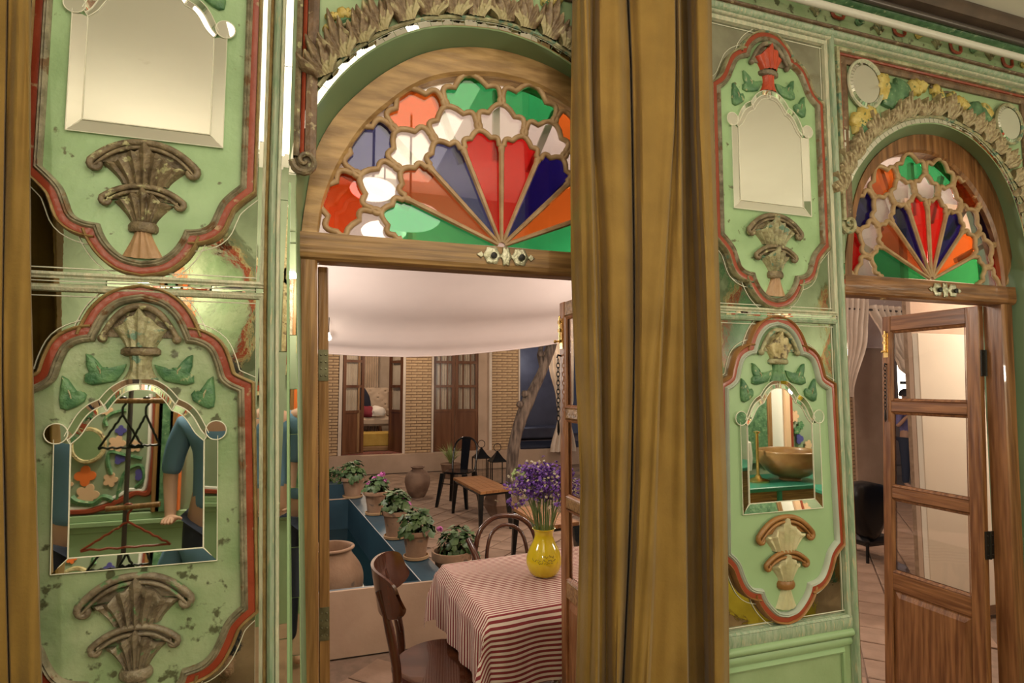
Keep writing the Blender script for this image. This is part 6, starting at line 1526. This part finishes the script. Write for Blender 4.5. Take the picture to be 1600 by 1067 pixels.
# black shell chair
q = G(1357, 880); bx, by = q.x, q.y
sc2 = empty('black_shell_chair', (bx, by, 0), 'black high-backed padded chair seen through the far doorway', 'chair')
def qq(px, py): return W(px, py, by)
ol = [(1337, 800), (1334, 778), (1336, 762), (1344, 755), (1360, 753), (1378, 757), (1386, 765), (1387, 800), (1382, 812), (1376, 830), (1370, 842), (1362, 846), (1350, 836), (1340, 815)]
mb = MB(); relief(mb, [(qq(*p).x, qq(*p).z) for p in ol], by+.05, .10); prism(mb, [(qq(*p).x, qq(*p).z) for p in ol], by+.05, by+.09); obj('shell_back', mb, 'black_metal', sc2, smooth=True)
zc1 = qq(1360, 846).z; mb = MB(); bbox_(mb, (bx-.02, by-.02, zc1-.05), (bx+.32, by+.42, zc1+.03), .03); obj('seat', mb, 'black_metal', sc2)
for dx, dy in ((.0, .0), (.3, .0), (.0, .4), (.3, .4)): mb = MB(); tube(mb, [(bx+dx, by+dy, zc1-.02), (bx+dx*.9-.01, by+dy*.9, 0)], .014, 8); obj('leg', mb, 'black_metal', sc2, smooth=True)
blob('blue_bag', (bx-.1, by-.35, .05), (.09, .08, .07), 'blue_grey_wall', 'small dull blue bundle on the ground left of the black shell chair', 'bundle', 4)
# ================================================================== ROOM SIDE (seen in the mirrors)
YR = -2.69
def mp(px, py, d=YR):      # point on a plane parallel to the mirror wall as reflected at this pixel
    w = W(px, py, 0); k = (abs(d)+1.6)/1.6; return Vector((w.x*k, d, 1.6+(w.z-1.6)*k))
zr = mp(200, 822).z
for z0, z1, y in ((zr-.02, zr+.02, .02), (zr+.02, zr+.05, .045), (zr+.05, zr+.09, .03)):
    mb = MB(); bbox_(mb, (-2.39, YR, z0), (5.39, YR+y, z1), .004); obj('chair_rail', mb, 'green_plain', wbk)
mb = MB(); bbox_(mb, (-2.39, YR, .0), (5.39, YR+.012, zr-.02), .002); obj('wainscot_board', mb, 'green_plain', wbk)
xl0, xr0 = -2.35, mp(246, 700).x
mb = MB(); bbox_(mb, (xl0, YR, zr+.10), (xr0, YR+.01, 2.6), .003); obj('painted_board', mb, 'back_wall', wbk)
def pain(nm, P, m, y=YR+.012, h=.006):
    mb = MB(); n = len(P); mb.add([(x, y+h, z) for x, z in P]+[(x, y-.004, z) for x, z in P], [tuple(range(n))]+[(i, (i+1) % n, n+(i+1) % n, n+i) for i in range(n)]); return obj(nm, mb, m, wbk)
for k, (m_, r_) in enumerate((('red_clean', .02), ('white_porcelain', .012))):
    mb = MB(); pts = [(xl0+.06+.04*k, zr+.16+.03*k)]+[(mp(x, y).x, mp(x, y).z+.02*k) for x, y in ((110, 798), (160, 792), (195, 778), (215, 768), (235, 768), (240, 740), (244, 700), (246, 620))]
    tube(mb, [(x-(0 if i < 5 else .03*k), YR+.012, z) for i, (x, z) in enumerate(crom(pts, 4))], r_, 6); obj('painted_border', mb, m_, wbk, smooth=True)
def pflower(px, py, rpx, m_, petals=4, nm='painted_flower'):
    c = mp(px, py); r = abs(mp(px+rpx, py).x-c.x); n = petals*8
    pain(nm, [(c.x+r*(.62+.38*abs(math.cos(petals*t/2)))*math.cos(t), c.z+r*1.1*(.62+.38*abs(math.cos(petals*t/2)))*math.sin(t)) for t in [2*PI*i/n for i in range(n)]], m_)
for a in ((137, 742, 17, 'orange_paint', 4), (140, 772, 19, 'peach_paint', 5), (176, 748, 12, 'peach_paint', 5), (186, 692, 14, 'peach_paint', 5), (215, 695, 11, 'peach_paint', 6), (170, 640, 10, 'peach_paint', 5), (109, 755, 10, 'peach_paint', 5), (190, 716, 9, 'indigo_paint', 3), (222, 740, 10, 'indigo_paint', 3), (192, 672, 9, 'indigo_paint', 4), (135, 655, 8, 'orange_paint', 5)): pflower(*a)
def ptube(L_, m_, r=.012, nm='painted_stem'):
    mb = MB(); tube(mb, crom([tuple(mp(x, y)+Vector((0, .015, 0))) for x, y in L_], 4), r, 5); obj(nm, mb, m_, wbk, smooth=True)
ptube([(185, 790), (190, 760), (200, 735), (222, 725), (228, 745), (215, 760)], 'green_leaf_paint'); ptube([(178, 740), (172, 720), (176, 705), (200, 710), (225, 715)], 'green_leaf_paint'); ptube([(115, 775), (125, 782), (150, 785), (165, 775), (180, 780)], 'green_leaf_paint', .02)
ptube([(170, 665), (168, 655), (180, 645), (200, 640)], 'green_leaf_paint')
mq = mp(141, 695, YR+.02); rt2 = None
root = empty('round_wall_mirror', tuple(mq), 'round mirror hung on the back wall, reflected in the lower left mirror', 'mirror')
mb = MB(); n = 30; rq = abs(mp(168, 695).x-mq.x); c = [(mq.x+rq*math.cos(2*PI*i/n), mq.z+rq*1.15*math.sin(2*PI*i/n)) for i in range(n)]
mb.add([(x, YR+.035, z) for x, z in c], [tuple(range(n))]); obj('mirror_disc', mb, 'mirror', root, fixn=False)
mb = MB(); tube(mb, [(x, YR+.03, z) for x, z in c], .014, 6, closed=True); obj('rim', mb, 'carved_gold', root, smooth=True)
# painted panels of the back wall, like those of the front, seen broken up in the small mirrors
for i, xq in enumerate((-1.95, -.75, .35, 1.5, 2.7, 3.75, 4.9)):
    for tmpl, zo in ((LO, 1.30), (UP, .35)):
        if tmpl is LO and i != 2 and True: continue
        Pq = [(xq+x*1.15, z+zo-(.0 if tmpl is UP else .0)) for x, z in contour(tmpl)]
        Pq = [(x, min(z-.62 if tmpl is UP else z, 3.1)) for x, z in Pq]
        mb = MB(); prism(mb, Pq, YR+.02, YR+.001); obj('painted_field', mb, ('green_dark', 'green_field_aged', 'frame_brown')[i % 3], wbk)
        for d0, d1, m_ in ((0, .03, 'border_moulding'), (.03, .07, 'red_clean'), (.07, .10, 'carved_gold')):
            mb = MB(); band(mb, Pq, [(d0, YR+.005), (d0+.002, YR+.035), (d1-.002, YR+.035), (d1, YR+.005)]); obj('painted_border', mb, m_, wbk, smooth=True)
# wooden door frames on the back wall
for px, w_, m_ in ((251, .05, 'oak'), (262, .09, 'green_dark'), (274, .05, 'oak'), (283, .03, 'orange_paint')):
    x = mp(px, 700).x; mb = MB(); bbox_(mb, (x-w_/2, YR, zr+.09), (x+w_/2, YR+.05, 2.9), .005); obj('wall_batten', mb, m_, wbk)
for px, w_, m_ in ((1196, .05, 'oak'), (1224, .06, 'peach_paint'), (1230, .03, 'red_clean')):
    x = mp(px, 680).x; mb = MB(); bbox_(mb, (x-w_/2, YR, .9), (x+w_/2, YR+.04, 2.9), .005); obj('wall_batten', mb, m_, wbk)
xA, xB = mp(1198, 680).x, mp(1222, 680).x; mb = MB(); bbox_(mb, (xA, YR, .9), (xB, YR+.015, 2.7), .003); obj('pale_panel', mb, 'white_porcelain', wbk)
xA, xB = mp(1182, 680).x, mp(1193, 680).x; mb = MB(); bbox_(mb, (xA-.3, YR, .9), (xB, YR+.03, 2.7), .003); obj('green_shutter', mb, 'green_dark', wbk)
for a in ((1236, 650, 7, 'peach_paint', 6), (1244, 685, 6, 'indigo_paint', 3), (1258, 695, 6, 'peach_paint', 5), (1246, 664, 5, 'green_leaf_paint', 5), (1240, 672, 5, 'green_leaf_paint', 5)): pflower(*a)
# clothes rods and hangers
ry_ = -1.95
for (pa, pb_, lab) in (((175, 626), (265, 626), 'upper wooden clothes rod reflected in the lower left mirror'), ((168, 794), (252, 786), 'lower wooden clothes rod reflected in the lower left mirror')):
    a = mp(*pa, ry_); b = mp(*pb_, ry_); mb = MB(); tube(mb, [a, b], .014, 8); tag(obj('clothes_rod', mb, 'oak', None, smooth=True), lab, 'rail')
mb = MB(); a = mp(207, 620, ry_-.05); tube(mb, [(a.x, ry_-.05, 0), (a.x, ry_-.05, a.z+.15)], .012, 8); lathe(mb, [(.16, 0), (.16, .01), (.02, .03)], (a.x, ry_-.05, 0), 20); tag(obj('rack_post', mb, 'rod_dark', None, smooth=True), 'thin metal post carrying the clothes rods', 'post')
def hanger(px, py, w, hgt, m_, label, twist=0):
    t = mp(px, py, ry_); k = (1.6+abs(ry_))/1.6; mb = MB()
    hook = [(t.x-.02, t.z+.0), (t.x-.012, t.z+.028), (t.x+.012, t.z+.028), (t.x+.016, t.z+.005), (t.x, t.z-.02), (t.x, t.z-.06)]
    tube(mb, [(x, ry_, z) for x, z in crom(hook, 4)], .006, 6)
    tri = [(t.x, t.z-.06), (t.x+w, t.z-.06-hgt), (t.x-w, t.z-.06-hgt), (t.x, t.z-.06)]
    for a, b in zip(tri, tri[1:]): tube(mb, [(a[0]+(b[0]-a[0])*i/10, ry_+twist*math.sin(i*2), a[1]+(b[1]-a[1])*i/10+.004*math.sin(i*3)) for i in range(11)], .006, 6)
    tag(obj('coat_hanger', mb, m_, None, smooth=True), label, 'hanger')
hanger(195, 630, .10, .17, 'black_metal', 'left black hanger on the upper clothes rod'); hanger(231, 630, .07, .16, 'black_metal', 'right black hanger on the upper clothes rod'); hanger(203, 795, .20, .13, 'red_band', 'red wrapped hanger on the lower clothes rod')
# counter, bowl, lamp stand
c0 = mp(1165, 735, -2.1); ct = empty('side_counter', (4.2, -2.35, 0), 'green topped wooden counter reflected in the lower right mirror', 'cabinet'); zt_ = mp(1230, 752, -2.2).z
mb = MB(); bbox_(mb, (2.9, -2.6, zt_-.035), (5.2, -2.05, zt_), .006); obj('worktop', mb, 'teal_top', ct)
mb = MB(); bbox_(mb, (2.95, -2.58, 0), (5.15, -2.08, zt_-.035), .004); obj('carcass', mb, 'oak_h', ct)
for x in (3.4, 3.95, 4.5): mb = MB(); bbox_(mb, (x-.02, -2.09, 0), (x+.02, -2.065, zt_-.035), .003); obj('stile', mb, 'teal_top', ct)
bc = mp(1231, 745, -2.3); mb = MB(); lathe(mb, crom([(.09, 0), (.09, .02), (.16, .05), (.235, .13), (.25, .21), (.255, .235), (.24, .235), (.22, .14), (.12, .06), (.001, .05)], 4), (bc.x, -2.3, zt_), 36)
tag(obj('wooden_bowl', mb, 'bowl_wood', None, smooth=True), 'large wooden bowl reflected in the lower right mirror', 'bowl')
lc = mp(1176, 740, -2.3); lp_ = empty('brass_lamp', (lc.x, -2.3, zt_), 'brass table lamp with pale shade beside the wooden bowl', 'lamp')
mb = MB(); lathe(mb, [(.09, 0), (.09, .012), (.03, .03), (.012, .06), (.012, .38), (.03, .40), (.001, .41)], (lc.x+.03, -2.3, zt_), 20); obj('stand', mb, 'brass', lp_, smooth=True)
mb = MB(); lathe(mb, [(.07, .10), (.08, .2), (.07, .32), (.04, .34)], (lc.x-.12, -2.3, zt_), 20); obj('shade', mb, 'white_porcelain', lp_, smooth=True)
mb = MB(); yb2 = W(1160, 960, 0); bbox_(mb, (2.75, -2.0, 0), (3.3, -1.6, .45), .02); tag(obj('yellow_stool', mb, 'yellow_paint', None), 'yellow painted stool in front of the counter', 'stool')
# pendant lamps
for px, py, d, rr_, lab in ((641, 340, -1.35, .17, 'middle white pendant lamp reflected in the fanlight'), (583, 296, -.75, .10, 'left white pendant lamp reflected in the fanlight'), (600, 362, -2.1, .15, 'rear white pendant lamp reflected in the fanlight')):
    w = W(px, py, .1); k = (abs(d)+.1+1.7)/1.7; x = w.x*k; z = 1.6+(w.z-1.6)*k
    rt_ = empty('pendant_lamp', (x, d, z), lab, 'lamp', 'white pendant lamps of the room')
    mb = MB(); lathe(mb, crom([(.001, -rr_*.35), (rr_*.7, -rr_*.3), (rr_, 0), (rr_*.75, rr_*.3), (.02, rr_*.45)], 4), (x, d, z), 24); obj('globe', mb, 'lamp_shade', rt_, smooth=True)
    mb = MB(); tube(mb, [(x, d, z+rr_*.44), (x, d, 3.125)], .006, 6); obj('cord', mb, 'black_iron', rt_)
# ------------------------------------------------------------------ people seen only as reflections / through glass
def person(name, o, ang, H, shirt, trousers, label, lean=0.0, arm=None):
    """one skinned body from joints, then clothes as shells of the same skeleton"""
    c, s = math.cos(ang), math.sin(ang); o = Vector(o); k = H/1.75
    T = lambda v: Vector((o.x+(v[0]*c-v[1]*s)*k, o.y+(v[0]*s+v[1]*c)*k, o.z+v[2]*k))
    root = empty(name, tuple(o), label, 'person')
    def skin(nm, J, E, m, r0, cut=None):
        me = bpy.data.meshes.new(nm); me.from_pydata([tuple(T(j[:3])) for j in J], E, []); me.materials.append(M[m])
        ob = link(nm, me, root); md = ob.modifiers.new('skin', 'SKIN'); sv = me.skin_vertices[0].data
        for i, j in enumerate(J): sv[i].radius = (j[3]*k, j[4]*k if len(j) > 4 else j[3]*k)
        sv[r0].use_root = True; md.use_smooth_shade = True; ob.modifiers.new('sub', 'SUBSURF').levels = 2; ob.modifiers['sub'].render_levels = 2; return ob
    L_ = lean; A = arm or [(.30, -.05, 1.12), (.32, -.22, 1.30)]
    J = [(0, 0, .95, .13, .10), (0, 0, 1.10, .125, .10), (0, L_*.5, 1.28, .145, .105), (0, L_, 1.42, .11, .09), (0, L_, 1.50, .05, .05), (0, L_-.01, 1.57, .065, .07), (0, L_-.01, 1.66, .078, .092), (0, L_-.01, 1.72, .055, .065)]
    E = [(0, 1), (1, 2), (2, 3), (3, 4), (4, 5), (5, 6), (6, 7)]
    for sx in (1, -1):
        b = len(J); J += [(sx*.17, L_, 1.40, .062), (sx*.21*1.1, L_+A[0][1]*.5, 1.27, .046), (sx*A[0][0], L_+A[0][1], A[0][2], .040), (sx*A[1][0]*.9, L_+A[1][1], A[1][2], .028), (sx*A[1][0]*.85, L_+A[1][1]-.07, A[1][2]+.03, .030, .018)]
        E += [(3, b), (b, b+1), (b+1, b+2), (b+2, b+3), (b+3, b+4)]
        for f in range(4):
            q = len(J); J += [(sx*(A[1][0]*.85-.02+.014*f), L_+A[1][1]-.12, A[1][2]+.03, .0085), (sx*(A[1][0]*.85-.02+.014*f), L_+A[1][1]-.145-.006*(f in (1, 2)), A[1][2]+.015, .007)]; E += [(b+4, q), (q, q+1)]
        q = len(J); J += [(sx*(A[1][0]*.85-.045), L_+A[1][1]-.08, A[1][2]+.03, .009), (sx*(A[1][0]*.85-.06), L_+A[1][1]-.105, A[1][2]+.03, .008)]; E += [(b+4, q), (q, q+1)]
        b = len(J); J += [(sx*.09, 0, .86, .088), (sx*.10, -.01, .48, .058), (sx*.10, .01, .10, .038), (sx*.10, -.10, .03, .035, .025)]; E += [(0, b), (b, b+1), (b+1, b+2), (b+2, b+3)]
    skin('body', J, E, 'skin', 0)
    S = [(0, 0, .93, .15, .12), (0, 0, 1.10, .145, .115), (0, L_*.5, 1.28, .165, .12), (0, L_, 1.42, .13, .10)]; SE = [(0, 1), (1, 2), (2, 3)]
    for sx in (1, -1): b = len(S); S += [(sx*.175, L_, 1.40, .075), (sx*.225, L_+A[0][1]*.5, 1.27, .062), (sx*A[0][0], L_+A[0][1], A[0][2], .054)]; SE += [(3, b), (b, b+1), (b+1, b+2)]
    skin('shirt', S, SE, shirt, 1)
    Tq = [(0, 0, .95, .145, .115)]; TE = []
    for sx in (1, -1): b = len(Tq); Tq += [(sx*.09, 0, .84, .10), (sx*.10, -.01, .48, .072), (sx*.10, .01, .09, .055)]; TE += [(0, b), (b, b+1), (b+1, b+2)]
    skin('trousers', Tq, TE, trousers, 0)
    mb = MB(); hc = T((0, L_+.012, 1.685)); lathe(mb, [(max(.092*k*math.sin(PI*i/10), 1e-6), -.105*k*math.cos(PI*i/10)) for i in range(4, 11)], hc, 20, sy=1.15); obj('hair', mb, 'hair', root, smooth=True)
    fc = lambda x, y, z: T((x, L_-y, z)); mb = MB()
    for sx in (1, -1): ball(mb, fc(sx*.030, .092, 1.665), .011*k, 6)
    obj('eyes', mb, 'white_porcelain', root, smooth=True)
    mb = MB(); tube(mb, [fc(0, .095, 1.665), fc(0, .118, 1.63), fc(0, .098, 1.618)], [.007*k, .013*k, .008*k], 6); 
    for sx in (1, -1): ball(mb, fc(sx*.082, 0, 1.65), .020*k, 6)
    obj('nose_and_ears', mb, 'skin', root, smooth=True)
    mb = MB(); tube(mb, [fc(-.022, .090, 1.588), fc(0, .098, 1.587), fc(.022, .090, 1.588)], .005*k, 6); obj('mouth', mb, 'maroon_cloth', root, smooth=True)
    return root
mq = mp(352, 740, -2.05)
person('person', (mq.x-.02, -2.02, 0), R(180), 1.72, 'shirt_blue', 'jeans', 'person in a blue shirt standing behind the camera, reflected in the lower left mirror', 0, [(.25, .02, 1.12), (.24, -.10, .90)])
wq = W(1419, 690, 5.0)
person('person', (wq.x, 5.0, 0), R(0), 1.50, 'shirt_violet', 'jeans', 'dark-haired person in a violet shirt seen through the panes of the far leaf', 0)
